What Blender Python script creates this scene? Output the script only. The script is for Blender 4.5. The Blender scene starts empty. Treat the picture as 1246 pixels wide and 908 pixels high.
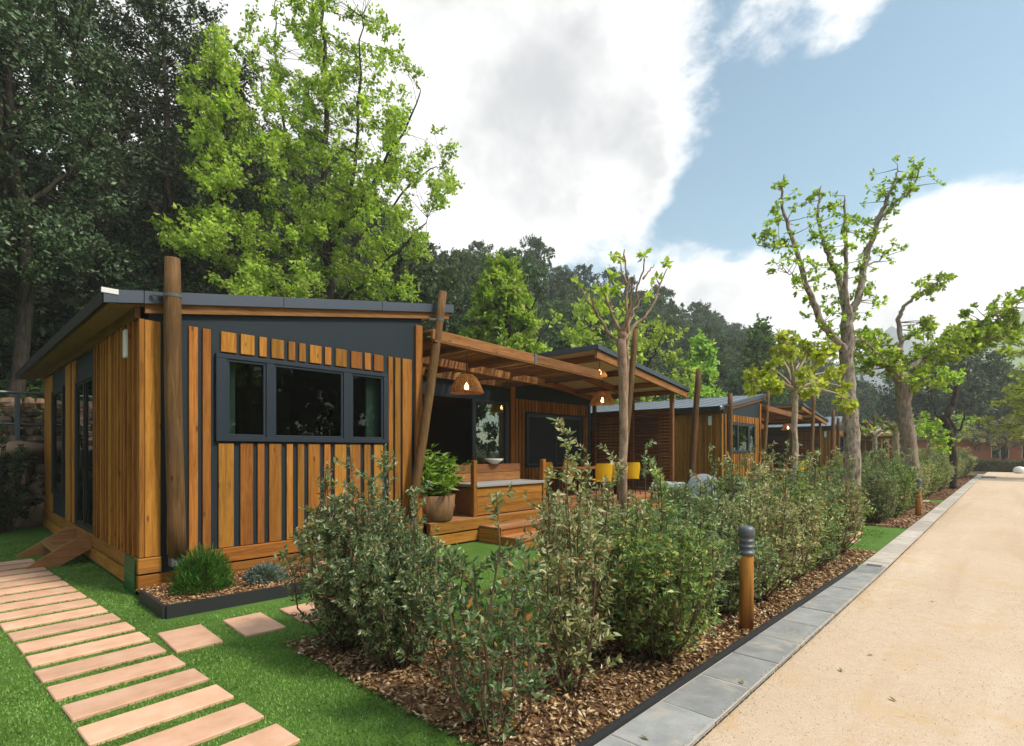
import bpy, math, random
import numpy as np
from mathutils import Vector, Matrix

random.seed(7)
scene = bpy.context.scene
COL = scene.collection
R = math.radians

# ------------------------------------------------------------------ camera
H = 1.6
F_PX = 652.0
TH = math.atan((1228 - 623) / F_PX)            # heading of the view from +X
CT, ST = math.cos(TH), math.sin(TH)
cam_d = bpy.data.cameras.new('camera')
cam_d.sensor_width = 36.0
cam_d.lens = 36.0 * F_PX / 1246.0
cam_d.shift_y = (548 - 454) / 1246.0
cam_d.clip_start = 0.05
cam_d.clip_end = 5000
cam = bpy.data.objects.new('camera', cam_d)
COL.objects.link(cam)
cam.location = (0, 0, H)
cam.rotation_euler = (R(90), 0, TH - R(90))
scene.camera = cam


def view_dir(px, py):
    r = (px - 623) / F_PX
    return Vector((CT + r * ST, ST - r * CT, (548 - py) / F_PX))


# ------------------------------------------------------------------ world, sun, exposure
SUN_EL, SUN_VEC = R(50), Vector((0.30, -0.75, 0.0)).normalized()
world = bpy.data.worlds.new('World')
scene.world = world
world.use_nodes = True
NT = world.node_tree
NT.nodes.clear()


def nd(nt, typ, **kw):
    n = nt.nodes.new(typ)
    for k, v in kw.items():
        if k.startswith('i_'):
            n.inputs[k[2:]].default_value = v
        else:
            setattr(n, k, v)
    return n


def ln(nt, a, b):
    nt.links.new(a, b)


def mth(nt, op, a, b=None, clamp=False):
    n = nt.nodes.new('ShaderNodeMath')
    n.operation = op
    n.use_clamp = clamp
    for i, x in enumerate((a, b)):
        if x is None:
            continue
        if isinstance(x, (int, float)):
            n.inputs[i].default_value = x
        else:
            nt.links.new(x, n.inputs[i])
    return n.outputs[0]


def smooth(nt, x, a, b, lo=0.0, hi=1.0):
    n = nt.nodes.new('ShaderNodeMapRange')
    n.interpolation_type = 'SMOOTHSTEP'
    nt.links.new(x, n.inputs['Value'])
    n.inputs['From Min'].default_value = a
    n.inputs['From Max'].default_value = b
    n.inputs['To Min'].default_value = lo
    n.inputs['To Max'].default_value = hi
    return n.outputs['Result']


def build_world():
    nt = NT
    out = nd(nt, 'ShaderNodeOutputWorld')
    bg = nd(nt, 'ShaderNodeBackground')
    bg.inputs['Strength'].default_value = 0.1
    sky = nd(nt, 'ShaderNodeTexSky')
    sky.sky_type = 'NISHITA'
    sky.sun_disc = False
    sky.sun_elevation = SUN_EL
    sky.sun_rotation = math.atan2(SUN_VEC.x, SUN_VEC.y)
    sky.altitude = 300
    sky.air_density = 1.0
    sky.dust_density = 1.2
    sky.ozone_density = 1.2
    tc = nd(nt, 'ShaderNodeTexCoord')
    nrm = nd(nt, 'ShaderNodeVectorMath', operation='NORMALIZE')
    ln(nt, tc.outputs['Generated'], nrm.inputs[0])
    d = nrm.outputs[0]
    mp = nd(nt, 'ShaderNodeMapping')
    mp.inputs['Scale'].default_value = (1, 1, 1.7)
    mp.inputs['Location'].default_value = (0.37, 1.2, 0.1)
    ln(nt, d, mp.inputs['Vector'])
    n1 = nd(nt, 'ShaderNodeTexNoise')
    n1.inputs['Scale'].default_value = 3.6
    n1.inputs['Detail'].default_value = 12
    n1.inputs['Roughness'].default_value = 0.62
    n1.inputs['Distortion'].default_value = 0.25
    ln(nt, mp.outputs[0], n1.inputs['Vector'])
    n2 = nd(nt, 'ShaderNodeTexNoise')
    n2.inputs['Scale'].default_value = 4.2
    n2.inputs['Detail'].default_value = 9
    n2.inputs['Roughness'].default_value = 0.58
    mp2 = nd(nt, 'ShaderNodeMapping')
    mp2.inputs['Location'].default_value = (4.1, 0.4, 2.2)
    ln(nt, d, mp2.inputs['Vector'])
    ln(nt, mp2.outputs[0], n2.inputs['Vector'])

    def blob(px, py, rad, w):
        v = view_dir(px, py).normalized()
        dp = nd(nt, 'ShaderNodeVectorMath', operation='DOT_PRODUCT')
        ln(nt, d, dp.inputs[0])
        dp.inputs[1].default_value = v
        return smooth(nt, dp.outputs['Value'], math.cos(R(rad)), math.cos(R(rad * 0.25)), 0, w)

    val = mth(nt, 'ADD', mth(nt, 'MULTIPLY', n1.outputs['Fac'], 2.1), -.55)
    n3 = nd(nt, 'ShaderNodeTexNoise')
    n3.inputs['Scale'].default_value = 13.0
    n3.inputs['Detail'].default_value = 8
    n3.inputs['Roughness'].default_value = .65
    ln(nt, mp.outputs[0], n3.inputs['Vector'])
    val = mth(nt, 'ADD', val, mth(nt, 'MULTIPLY', mth(nt, 'SUBTRACT', n3.outputs['Fac'], .5), .55))
    # open blue patches and cloud banks of this sky, by direction
    for b in ((1120, 70, 22, -.50), (1235, 150, 12, -.22), (970, 180, 11, -.34), (850, 285, 6, -.42),
              (640, 150, 27, .38), (820, 130, 9, .2), (985, 10, 7, .55), (1150, 310, 11, .50), (1235, 310, 10, .40),
              (860, 355, 8, .36), (960, 385, 8, .36), (420, 120, 25, .4)):
        val = mth(nt, 'ADD', val, blob(*b))
    mask = smooth(nt, val, 0.34, 0.80)
    # thick grey bellies against bright rims
    grey = mth(nt, 'ADD', n2.outputs['Fac'], blob(700, 190, 14, .17))
    grey = smooth(nt, grey, 0.42, 0.80)
    grey = mth(nt, 'MULTIPLY', grey, smooth(nt, val, 0.55, 0.95))
    cc = nd(nt, 'ShaderNodeMix', data_type='RGBA')
    ln(nt, grey, cc.inputs['Factor'])
    cc.inputs['A'].default_value = (8.6, 8.5, 8.35, 1)
    cc.inputs['B'].default_value = (4.55, 4.6, 4.75, 1)
    skc = nd(nt, 'ShaderNodeMix', data_type='RGBA', blend_type='MULTIPLY')
    skc.inputs['Factor'].default_value = 1
    ln(nt, sky.outputs[0], skc.inputs['A'])
    skc.inputs['B'].default_value = (1.36, 1.48, 1.22, 1)
    mx = nd(nt, 'ShaderNodeMix', data_type='RGBA')
    ln(nt, mask, mx.inputs['Factor'])
    ln(nt, skc.outputs['Result'], mx.inputs['A'])
    ln(nt, cc.outputs['Result'], mx.inputs['B'])
    ln(nt, mx.outputs['Result'], bg.inputs['Color'])
    ln(nt, bg.outputs[0], out.inputs['Surface'])


build_world()
sun_d = bpy.data.lights.new('sun', 'SUN')
sun_d.energy = 2.7
sun_d.angle = R(10)
sun_d.color = (1.0, 0.93, 0.82)
sun = bpy.data.objects.new('sun', sun_d)
COL.objects.link(sun)
sv = Vector((SUN_VEC.x * math.cos(SUN_EL), SUN_VEC.y * math.cos(SUN_EL), math.sin(SUN_EL)))
sun.rotation_euler = sv.to_track_quat('Z', 'Y').to_euler()
sun.location = sv * 60

vs = scene.view_settings
vs.view_transform = 'Standard'
vs.look = 'None'
vs.exposure = 0.66
vs.gamma = 1.0
scene.render.engine = 'CYCLES'
scene.cycles.use_denoising = True
scene.cycles.max_bounces = 8
scene.cycles.volume_bounces = 2
scene.cycles.diffuse_bounces = 4
scene.cycles.glossy_bounces = 3
scene.cycles.transmission_bounces = 6
scene.cycles.transparent_max_bounces = 16
scene.cycles.caustics_reflective = False
scene.cycles.caustics_refractive = False


HAZE = .0009


# ------------------------------------------------------------------ materials
def new_mat(name):
    m = bpy.data.materials.new(name)
    m.use_nodes = True
    nt = m.node_tree
    nt.nodes.clear()
    out = nd(nt, 'ShaderNodeOutputMaterial')
    p = nd(nt, 'ShaderNodeBsdfPrincipled')
    ln(nt, p.outputs[0], out.inputs['Surface'])
    return m, nt, p, out


def ramp(nt, fac, stops):
    r = nt.nodes.new('ShaderNodeValToRGB')
    el = r.color_ramp.elements
    while len(el) < len(stops):
        el.new(0.5)
    for e, (pos, c) in zip(el, stops):
        e.position = pos
        e.color = (*c, 1)
    ln(nt, fac, r.inputs[0])
    return r.outputs[0]


def coords(nt, scale, jitter=True):
    tc = nd(nt, 'ShaderNodeTexCoord')
    mp = nd(nt, 'ShaderNodeMapping')
    mp.inputs['Scale'].default_value = scale
    ln(nt, tc.outputs['Object'], mp.inputs['Vector'])
    if jitter:
        oi = nd(nt, 'ShaderNodeObjectInfo')
        cx = nd(nt, 'ShaderNodeCombineXYZ')
        for i, k in enumerate((37.0, 91.0, 53.0)):
            ln(nt, mth(nt, 'MULTIPLY', oi.outputs['Random'], k), cx.inputs[i])
        ln(nt, cx.outputs[0], mp.inputs['Location'])
    return mp.outputs[0]


def noise(nt, vec, scale, detail=4, rough=0.55, dist=0.0):
    n = nd(nt, 'ShaderNodeTexNoise')
    n.inputs['Scale'].default_value = scale
    n.inputs['Detail'].default_value = detail
    n.inputs['Roughness'].default_value = rough
    n.inputs['Distortion'].default_value = dist
    ln(nt, vec, n.inputs['Vector'])
    return n.outputs['Fac']


def bump(nt, p, h, strength, dist=0.01):
    b = nd(nt, 'ShaderNodeBump')
    b.inputs['Strength'].default_value = strength
    b.inputs['Distance'].default_value = dist
    ln(nt, h, b.inputs['Height'])
    ln(nt, b.outputs[0], p.inputs['Normal'])


def mixc(nt, fac, a, b, mode='MIX'):
    n = nd(nt, 'ShaderNodeMix', data_type='RGBA', blend_type=mode)
    for sock, x in ((n.inputs['Factor'], fac), (n.inputs['A'], a), (n.inputs['B'], b)):
        if isinstance(x, (int, float)):
            sock.default_value = x
        elif isinstance(x, tuple):
            sock.default_value = (*x, 1)
        else:
            ln(nt, x, sock)
    return n.outputs['Result']


def wood(name, dark, mid, light, axis='z', knots=True, rough=0.72):
    m, nt, p, _ = new_mat(name)
    sc = {'z': (14, 14, 0.9), 'x': (0.9, 14, 14), 'y': (14, 0.9, 14)}[axis]
    v = coords(nt, sc)
    g = noise(nt, v, 2.2, 6, 0.62, 0.8)
    col = ramp(nt, g, [(0.28, dark), (0.5, mid), (0.72, light)])
    fine = noise(nt, v, 9.0, 3, 0.6)
    col = mixc(nt, smooth(nt, fine, .45, .75, 0, .35), col, dark)
    oi = nd(nt, 'ShaderNodeObjectInfo')
    hsv = nd(nt, 'ShaderNodeHueSaturation')
    ln(nt, col, hsv.inputs['Color'])
    ln(nt, smooth(nt, oi.outputs['Random'], 0, 1, 0.74, 1.22), hsv.inputs['Value'])
    r2 = mth(nt, 'FRACT', mth(nt, 'MULTIPLY', oi.outputs['Random'], 7.31))
    ln(nt, smooth(nt, r2, 0, 1, 0.494, 0.508), hsv.inputs['Hue'])
    col = hsv.outputs[0]
    wv = noise(nt, coords(nt, (1, 1, 1)), 1.4, 4, .65)
    col = mixc(nt, smooth(nt, wv, .50, .75, 0, .38), col, tuple(.62 * c + .018 for c in dark))
    col = mixc(nt, smooth(nt, wv, .25, .45, .22, 0), col, light)
    if knots:
        ks = {'z': (5, 5, 1.7), 'x': (1.7, 5, 5), 'y': (5, 1.7, 5)}[axis]
        vo = nd(nt, 'ShaderNodeTexVoronoi')
        vo.inputs['Scale'].default_value = 1.6
        ln(nt, coords(nt, ks), vo.inputs['Vector'])
        kn = smooth(nt, vo.outputs['Distance'], .05, .15, .75, 0)
        col = mixc(nt, kn, col, tuple(c * 0.35 for c in dark))
    ln(nt, col, p.inputs['Base Color'])
    p.inputs['Roughness'].default_value = rough
    p.inputs['Specular IOR Level'].default_value = 0.18
    bump(nt, p, fine, 0.25, 0.004)
    return m


def plain(name, col, rough=0.5, metal=0.0, var=0.12, scale=6.0, bmp=0.0, spec=0.5):
    m, nt, p, _ = new_mat(name)
    v = coords(nt, (1, 1, 1))
    n = noise(nt, v, scale, 5, 0.6)
    c = mixc(nt, n, tuple(max(0, x * (1 - var)) for x in col), tuple(x * (1 + var) for x in col))
    ln(nt, c, p.inputs['Base Color'])
    p.inputs['Roughness'].default_value = rough
    p.inputs['Metallic'].default_value = metal
    p.inputs['Specular IOR Level'].default_value = spec
    if bmp:
        bump(nt, p, noise(nt, v, scale * 8, 4), bmp, 0.01)
    return m


def emit(name, col, strength):
    m, nt, p, _ = new_mat(name)
    p.inputs['Base Color'].default_value = (*col, 1)
    p.inputs['Emission Color'].default_value = (*col, 1)
    p.inputs['Emission Strength'].default_value = strength
    return m


def leafmat(name, stops, trans=0.35, tcol=None, rough=0.5, spec=0.35, var=0.2):
    m, nt, p, out = new_mat(name)
    g = nd(nt, 'ShaderNodeNewGeometry')
    col = ramp(nt, g.outputs['Random Per Island'], stops)
    tc = nd(nt, 'ShaderNodeTexCoord')
    n = noise(nt, tc.outputs['Object'], 1.3, 2)
    hsv = nd(nt, 'ShaderNodeHueSaturation')
    oi = nd(nt, 'ShaderNodeObjectInfo')
    k = mth(nt, 'ADD', smooth(nt, n, .3, .7, 1 - var, 1 + var),
            smooth(nt, oi.outputs['Random'], 0, 1, -.18, .18))
    ln(nt, k, hsv.inputs['Value'])
    ln(nt, smooth(nt, oi.outputs['Random'], 0, 1, .485, .515), hsv.inputs['Hue'])
    ln(nt, col, hsv.inputs['Color'])
    col = hsv.outputs[0]
    ln(nt, col, p.inputs['Base Color'])
    p.inputs['Roughness'].default_value = rough
    p.inputs['Specular IOR Level'].default_value = spec
    tr = nd(nt, 'ShaderNodeBsdfTranslucent')
    t = mixc(nt, 1.0, col, tcol or (1.5, 1.5, 0.8), 'MULTIPLY')
    ln(nt, t, tr.inputs['Color'])
    ms = nd(nt, 'ShaderNodeMixShader')
    ms.inputs[0].default_value = trans
    ln(nt, p.outputs[0], ms.inputs[1])
    ln(nt, tr.outputs[0], ms.inputs[2])
    ln(nt, ms.outputs[0], out.inputs['Surface'])
    return m


def glassmat(name, tint, refl=0.09):
    m, nt, p, out = new_mat(name)
    tr = nd(nt, 'ShaderNodeBsdfTransparent')
    tr.inputs['Color'].default_value = (*tint, 1)
    gl = nd(nt, 'ShaderNodeBsdfGlossy')
    gl.inputs['Roughness'].default_value = 0.01
    gl.inputs['Color'].default_value = (.9, .95, .95, 1)
    lw = nd(nt, 'ShaderNodeLayerWeight')
    lw.inputs['Blend'].default_value = 0.22
    f = mth(nt, 'ADD', mth(nt, 'MULTIPLY', lw.outputs['Fresnel'], .8), refl, True)
    ms = nd(nt, 'ShaderNodeMixShader')
    ln(nt, f, ms.inputs[0])
    ln(nt, tr.outputs[0], ms.inputs[1])
    ln(nt, gl.outputs[0], ms.inputs[2])
    ln(nt, ms.outputs[0], out.inputs['Surface'])
    return m


def bark(name, dark, light, scale=(10, 10, 2.5), bmp=0.9, patch=False):
    m, nt, p, _ = new_mat(name)
    v = coords(nt, scale)
    n = noise(nt, v, 1.6, 7, 0.65, 0.6)
    col = ramp(nt, n, [(0.32, dark), (0.62, light)])
    if patch:
        vo = nd(nt, 'ShaderNodeTexVoronoi')
        vo.inputs['Scale'].default_value = 1.1
        ln(nt, v, vo.inputs['Vector'])
        col = mixc(nt, smooth(nt, vo.outputs['Distance'], .14, .36, .6, 0), col, tuple(c * .55 for c in dark))
    ln(nt, col, p.inputs['Base Color'])
    p.inputs['Roughness'].default_value = 0.9
    p.inputs['Specular IOR Level'].default_value = 0.15
    bump(nt, p, n, bmp, 0.03)
    return m


M = {}
CD, CM, CL = (.19, .070, .013), (.365, .143, .022), (.48, .212, .045)
M['cedar_v'] = wood('cedar_vertical', CD, CM, CL, 'z')
M['cedar_x'] = wood('cedar_lengthwise', CD, CM, CL, 'x')
M['cedar_y'] = wood('cedar_crosswise', CD, CM, CL, 'y')
M['beam_x'] = wood('beam_lengthwise', (.16, .062, .020), (.27, .115, .040), (.37, .17, .065), 'x')
M['beam_y'] = wood('beam_crosswise', (.13, .055, .020), (.22, .095, .036), (.30, .14, .058), 'y')
M['step_wood'] = wood('step_timber', (.30, .135, .045), (.42, .20, .075), (.52, .27, .12), 'x', False)
M['deck'] = wood('deck_wood', (.22, .09, .035), (.36, .16, .070), (.46, .23, .11), 'x', False)
M['darkwood_x'] = wood('dark_slat', (.09, .030, .011), (.15, .052, .020), (.22, .080, .032), 'y', False)
M['log'] = wood('log_wood', (.07, .034, .013), (.145, .072, .028), (.22, .115, .048), 'z')
M['bollard_wood'] = wood('bollard_wood', (.20, .075, .018), (.42, .17, .040), (.55, .25, .065), 'z', False)
M['anthracite'] = plain('anthracite_panel', (.014, .024, .032), 0.6, 0, .1, 4, 0, .3)
M['frame'] = plain('window_frame_grey', (.022, .032, .046), 0.38, 0, .05, 3)
M['fascia'] = plain('metal_fascia', (.085, .10, .125), 0.42, 0.5, .08, 1.5)
M['roof'] = plain('roof_sheet', (.16, .19, .22), 0.45, 0.3, .15, 1.2)
M['black'] = plain('black_metal', (.012, .012, .013), 0.45, 0.2)
M['soffit'] = wood('soffit_board', (.20, .12, .065), (.30, .185, .10), (.36, .23, .13), 'y', False)
M['ceiling'] = plain('canopy_lining', (.62, .54, .45), 0.8, 0, .06, 2)
M['inside'] = plain('interior_wall', (.11, .08, .05), 0.8, 0, .15, 1)
M['beige'] = plain('wardrobe_beige', (.20, .15, .085), 0.6)
M['curtain'] = plain('curtain_cloth', (.35, .42, .36), 0.9, 0, .15, 9)
M['glass'] = glassmat('window_glass', (.58, .66, .62), .015)
M['glass_g'] = glassmat('door_glass', (.58, .68, .62), .14)
M['white'] = plain('white_plastic', (.75, .75, .72), 0.4, 0, .04)
M['zinc'] = plain('zinc_shoe', (.10, .115, .12), 0.6, 0.2)
M['wicker'] = wood('wicker', (.22, .09, .02), (.38, .17, .05), (.5, .25, .09), 'x', False)
M['wicker_lit'] = leafmat('open_wicker', [(0, (.42, .20, .055)), (.5, (.56, .29, .09)), (1, (.66, .38, .14))], .35, (1.2, 1.0, .7), rough=.6)
M['yellow'] = plain('yellow_plastic', (.85, .47, .012), 0.4, 0, .04)
M['bulb'] = emit('warm_bulb', (1.0, .62, .25), 13)
M['wall_lamp_lit'] = emit('warm_wall_lamp', (1.0, .36, .08), 1.6)
M['countertop'] = plain('grey_countertop', (.33, .31, .30), 0.5)
M['sign_green'] = plain('green_sign', (.010, .085, .022), 0.35, 0, .05)
M['sign_line'] = plain('sign_print', (.05, .20, .09), 0.4, 0, .3, 60)
M['edging'] = plain('dark_edging', (.020, .021, .024), 0.6, 0, .15, 3)
M['barkchip'] = leafmat('bark_chips', [(0, (.10, .042, .02)), (.4, (.26, .115, .055)), (.75, (.42, .22, .12)), (1, (.58, .40, .26))], 0.0, rough=.85, spec=.1)
M['litter'] = leafmat('mulch_chips', [(0, (.07, .035, .018)), (.3, (.22, .11, .055)), (.65, (.38, .22, .12)), (.88, (.52, .34, .21)), (1, (.70, .54, .40))], 0.0, rough=.85, spec=.1)
M['stone'] = plain('bank_stone', (.23, .145, .09), 0.9, 0, .5, 3, .6)
M['boulder'] = plain('boulder_stone', (.36, .23, .15), 0.9, 0, .4, 4, .7)
M['tarp'] = plain('grey_cover', (.40, .42, .44), 0.85, 0, .25, 25, .6)
M['terracotta'] = plain('terracotta_render', (.46, .17, .075), 0.8, 0, .12, 2)
M['steel'] = plain('grey_steel', (.13, .15, .165), 0.5, .4)
M['pot'] = wood('pot_wood', (.13, .06, .028), (.24, .12, .06), (.33, .18, .10), 'z', False)

HG = [(0, (0.1011, 0.1752, 0.0809)), (0.4, (0.1895, 0.2959, 0.1285)), (0.7, (0.3264, 0.4381, 0.2)), (0.9, (0.5474, 0.6229, 0.3451)), (0.965, (0.72, 0.72, 0.5474)), (0.98, (0.5895, 0.292, 0.1428)), (1, (0.4632, 0.1947, 0.0952))]
M['hedge'] = leafmat('hedge_leaves', HG, .25, rough=.42, spec=.4)
M['hedge_dry'] = leafmat('hedge_leaves_dry', [(0, (0.1303, 0.1864, 0.0794)), (0.35, (0.2512, 0.316, 0.1361)), (0.62, (0.4279, 0.4616, 0.2268)), (0.86, (0.7069, 0.648, 0.3969)), (0.95, (0.75, 0.6804, 0.4914)), (0.97, (0.5953, 0.2754, 0.1323)), (1, (0.4465, 0.162, 0.0756))], .25, rough=.45)
M['hedge_green'] = leafmat('hedge_leaves_fresh', [(0, (0.0966, 0.1695, 0.0618)), (0.5, (0.193, 0.3066, 0.0966)), (0.8, (0.3861, 0.468, 0.1448)), (0.97, (0.6564, 0.6779, 0.2703)), (1, (0.75, 0.1936, 0.0772))], .3, rough=.42)
M['hedge_corner'] = leafmat('hedge_leaves_corner', [(0, (0.0562, 0.102, 0.045)), (0.45, (0.125, 0.198, 0.085)), (0.78, (0.25, 0.312, 0.14)), (0.9, (0.45, 0.456, 0.25)), (0.94, (0.425, 0.156, 0.045)), (1, (0.3, 0.108, 0.04))], .28, rough=.42, spec=.4)
M['oak'] = leafmat('dark_oak_leaves', [(0, (0.0336, 0.0551, 0.0235)), (0.5, (0.066, 0.1043, 0.0447)), (0.85, (0.114, 0.1666, 0.0753)), (1, (0.192, 0.2608, 0.1294))], .15, rough=.55, var=.3)
M['oak_far'] = leafmat('far_oak_leaves', [(0, (0.0546, 0.0854, 0.04)), (0.5, (0.0882, 0.1318, 0.064)), (0.85, (0.1208, 0.1708, 0.088)), (1, (0.1575, 0.2135, 0.115))], .2, rough=.8, spec=.08, var=.3)
M['lime'] = leafmat('lime_leaves', [(0, (.15, .22, .022)), (.4, (.27, .37, .045)), (.8, (.39, .48, .085)), (1, (.54, .58, .17))], .5, (1.6, 1.6, .9), rough=.5, var=.3)
M['lime_dense'] = leafmat('fresh_leaves', [(0, (0.1386, 0.2508, 0.0231)), (0.5, (0.2772, 0.418, 0.04)), (0.85, (0.4312, 0.5434, 0.077)), (1, (0.6776, 0.6479, 0.2156))], .4, (1.4, 1.5, .8), rough=.45, var=.25)
M['plane'] = leafmat('street_tree_leaves', [(0, (0.15, 0.25, 0.0275)), (0.5, (0.275, 0.4375, 0.0562)), (0.85, (0.425, 0.575, 0.1125)), (1, (0.55, 0.65, 0.225))], .55, (1.5, 1.5, .8), rough=.5)
M['mulb'] = leafmat('mulberry_leaves', [(0, (.27, .38, .035)), (.5, (.44, .56, .08)), (1, (.58, .66, .16))], .45, rough=.45)
M['mid'] = leafmat('mid_green_leaves', [(0, (.05, .10, .020)), (.5, (.09, .17, .03)), (1, (.16, .25, .06))], .35, rough=.55)
M['autumn'] = leafmat('olive_brown_leaves', [(0, (.12, .12, .05)), (.5, (.22, .21, .09)), (1, (.34, .30, .14))], .3)
M['needle'] = leafmat('needle_leaves', [(0, (0.028, 0.098, 0.0168)), (0.6, (0.07, 0.21, 0.028)), (1, (0.168, 0.364, 0.056))], .25)
M['bluegrey'] = leafmat('blue_grey_leaves', [(0, (0.098, 0.154, 0.126)), (0.6, (0.196, 0.266, 0.224)), (1, (0.35, 0.42, 0.364))], .15)
M['pot_leaf'] = leafmat('pot_plant_leaves', [(0, (0.078, 0.208, 0.0195)), (0.5, (0.208, 0.442, 0.039)), (0.9, (0.416, 0.65, 0.091)), (1, (0.75, 0.75, 0.585))], .4)
M['under'] = leafmat('undergrowth', [(0, (.02, .045, .012)), (.6, (.05, .09, .02)), (1, (.11, .16, .04))], .25)
M['grassb'] = leafmat('turf_blades', [(0, (.105, .21, .032)), (.5, (.19, .315, .065)), (.9, (.24, .37, .095)), (1, (.29, .37, .14))], .25, rough=.45, var=.25)
M['bark_tree'] = bark('street_tree_bark', (.10, .075, .055), (.44, .38, .31), (9, 9, 4), 1.0, True)
M['bark_plane'] = bark('smooth_tree_bark', (.13, .10, .078), (.34, .28, .22), (8, 8, 3), .8)
M['bark_dark'] = bark('dark_bark', (.022, .017, .013), (.075, .060, .046))
M['bark_young'] = bark('young_bark', (.16, .10, .065), (.40, .29, .21), (14, 14, 5), .5)
M['bark_pale'] = bark('pale_bark', (.22, .17, .12), (.50, .42, .32), (14, 14, 5), .5)
M['stem'] = bark('shrub_stem', (.075, .045, .028), (.20, .13, .085), (30, 30, 8), .4)


def gravel_mat():
    m, nt, p, _ = new_mat('gravel_surface')
    tc = nd(nt, 'ShaderNodeTexCoord')
    v = tc.outputs['Object']
    a = noise(nt, v, .55, 5, .6)
    b = noise(nt, v, 38, 5, .75)
    c = noise(nt, v, 190, 3, .65)
    col = ramp(nt, a, [(.32, (.60, .455, .32)), (.52, (.66, .515, .39)), (.72, (.71, .575, .45))])
    col = mixc(nt, smooth(nt, noise(nt, v, 7, 7, .75), .42, .64, 0, .45), col, (.54, .39, .255))
    col = mixc(nt, smooth(nt, b, .35, .72, 0, .42), col, (.52, .375, .24))
    d2 = noise(nt, v, 130, 5, .8)
    col = mixc(nt, smooth(nt, d2, .36, .66, .45, 0), col, (.38, .265, .17))
    col = mixc(nt, smooth(nt, c, .46, .70, 0, .55), col, (.82, .71, .58))
    mpt = nd(nt, 'ShaderNodeMapping')
    mpt.inputs['Scale'].default_value = (.12, 1.5, 1)
    ln(nt, v, mpt.inputs['Vector'])
    trk = noise(nt, mpt.outputs[0], 1.0, 4, .6, .3)
    col = mixc(nt, smooth(nt, trk, .50, .66, 0, .42), col, (.49, .35, .235))
    col = mixc(nt, smooth(nt, trk, .30, .45, .30, 0), col, (.78, .66, .53))
    col = mixc(nt, smooth(nt, noise(nt, v, 1.3, 7, .75), .50, .66, 0, .6), col, (.58, .40, .22))
    vo = nd(nt, 'ShaderNodeTexVoronoi')
    vo.inputs['Scale'].default_value = .42
    ln(nt, v, vo.inputs['Vector'])
    st = mth(nt, 'MULTIPLY', smooth(nt, vo.outputs['Distance'], .04, .16, .8, 0), smooth(nt, noise(nt, v, 9, 5), .4, .62))
    col = mixc(nt, st, col, (.52, .31, .10))
    ln(nt, col, p.inputs['Base Color'])
    p.inputs['Roughness'].default_value = .95
    p.inputs['Specular IOR Level'].default_value = .1
    bump(nt, p, mth(nt, 'ADD', d2, c), .22, .006)
    return m


def turf_mat():
    m, nt, p, _ = new_mat('turf_surface')
    tc = nd(nt, 'ShaderNodeTexCoord')
    v = tc.outputs['Object']
    a = noise(nt, v, 1.1, 5, .65)
    b = noise(nt, v, 150, 3, .7)
    col = ramp(nt, a, [(.38, (.085, .18, .025)), (.55, (.12, .235, .040)), (.72, (.16, .28, .06))])
    col = mixc(nt, smooth(nt, b, .4, .7, 0, .6), col, (.075, .155, .022))
    ln(nt, col, p.inputs['Base Color'])
    p.inputs['Roughness'].default_value = .8
    p.inputs['Specular IOR Level'].default_value = .2
    bump(nt, p, b, .8, .02)
    return m


def soil_mat(name, cols, sc=20, bm=.8):
    m, nt, p, _ = new_mat(name)
    tc = nd(nt, 'ShaderNodeTexCoord')
    v = tc.outputs['Object']
    a = noise(nt, v, sc, 6, .7)
    b = noise(nt, v, sc * .07, 4, .6)
    f = mth(nt, 'ADD', mth(nt, 'MULTIPLY', a, .65), mth(nt, 'MULTIPLY', b, .35))
    ln(nt, ramp(nt, f, [(.36, cols[0]), (.5, cols[1]), (.64, cols[2])]), p.inputs['Base Color'])
    p.inputs['Roughness'].default_value = .95
    p.inputs['Specular IOR Level'].default_value = .1
    bump(nt, p, a, bm, .03)
    return m


def slab_mat(name, cols, sc=5):
    m, nt, p, _ = new_mat(name)
    v = coords(nt, (1, 1, 1))
    a = noise(nt, v, sc, 6, .6)
    b = noise(nt, v, 120, 3, .7)
    col = ramp(nt, a, [(.3, cols[0]), (.5, cols[1]), (.7, cols[2])])
    oi = nd(nt, 'ShaderNodeObjectInfo')
    hsv = nd(nt, 'ShaderNodeHueSaturation')
    ln(nt, col, hsv.inputs['Color'])
    ln(nt, smooth(nt, oi.outputs['Random'], 0, 1, .88, 1.12), hsv.inputs['Value'])
    col = mixc(nt, smooth(nt, b, .5, .75, 0, .3), hsv.outputs[0], cols[0])
    ln(nt, col, p.inputs['Base Color'])
    p.inputs['Roughness'].default_value = .75
    p.inputs['Specular IOR Level'].default_value = .25
    bump(nt, p, b, .25, .005)
    return m


M['gravel'] = gravel_mat()
M['turf'] = turf_mat()
M['mulch'] = soil_mat('mulch_soil', ((.06, .032, .017), (.17, .09, .048), (.33, .20, .11)), 45)
M['earth'] = soil_mat('earth', ((.06, .045, .025), (.12, .10, .055), (.18, .15, .09)), 3)
M['hill'] = soil_mat('hill_soil', ((.022, .030, .012), (.045, .055, .022), (.10, .075, .042)), 1.2)
M['mountain'] = soil_mat('mountain_slope', ((.12, .20, .06), (.24, .33, .12), (.36, .40, .24)), .02, .2)
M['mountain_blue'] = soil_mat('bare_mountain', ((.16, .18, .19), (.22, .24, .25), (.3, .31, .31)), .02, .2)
M['slab'] = slab_mat('pink_sandstone', ((.56, .33, .21), (.68, .40, .265), (.73, .47, .33)))
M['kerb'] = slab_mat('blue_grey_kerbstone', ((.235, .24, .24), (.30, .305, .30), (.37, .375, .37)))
_nt = M['kerb'].node_tree
_p = [n for n in _nt.nodes if n.type == 'BSDF_PRINCIPLED'][0]
_src = _p.inputs['Base Color'].links[0].from_socket
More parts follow.
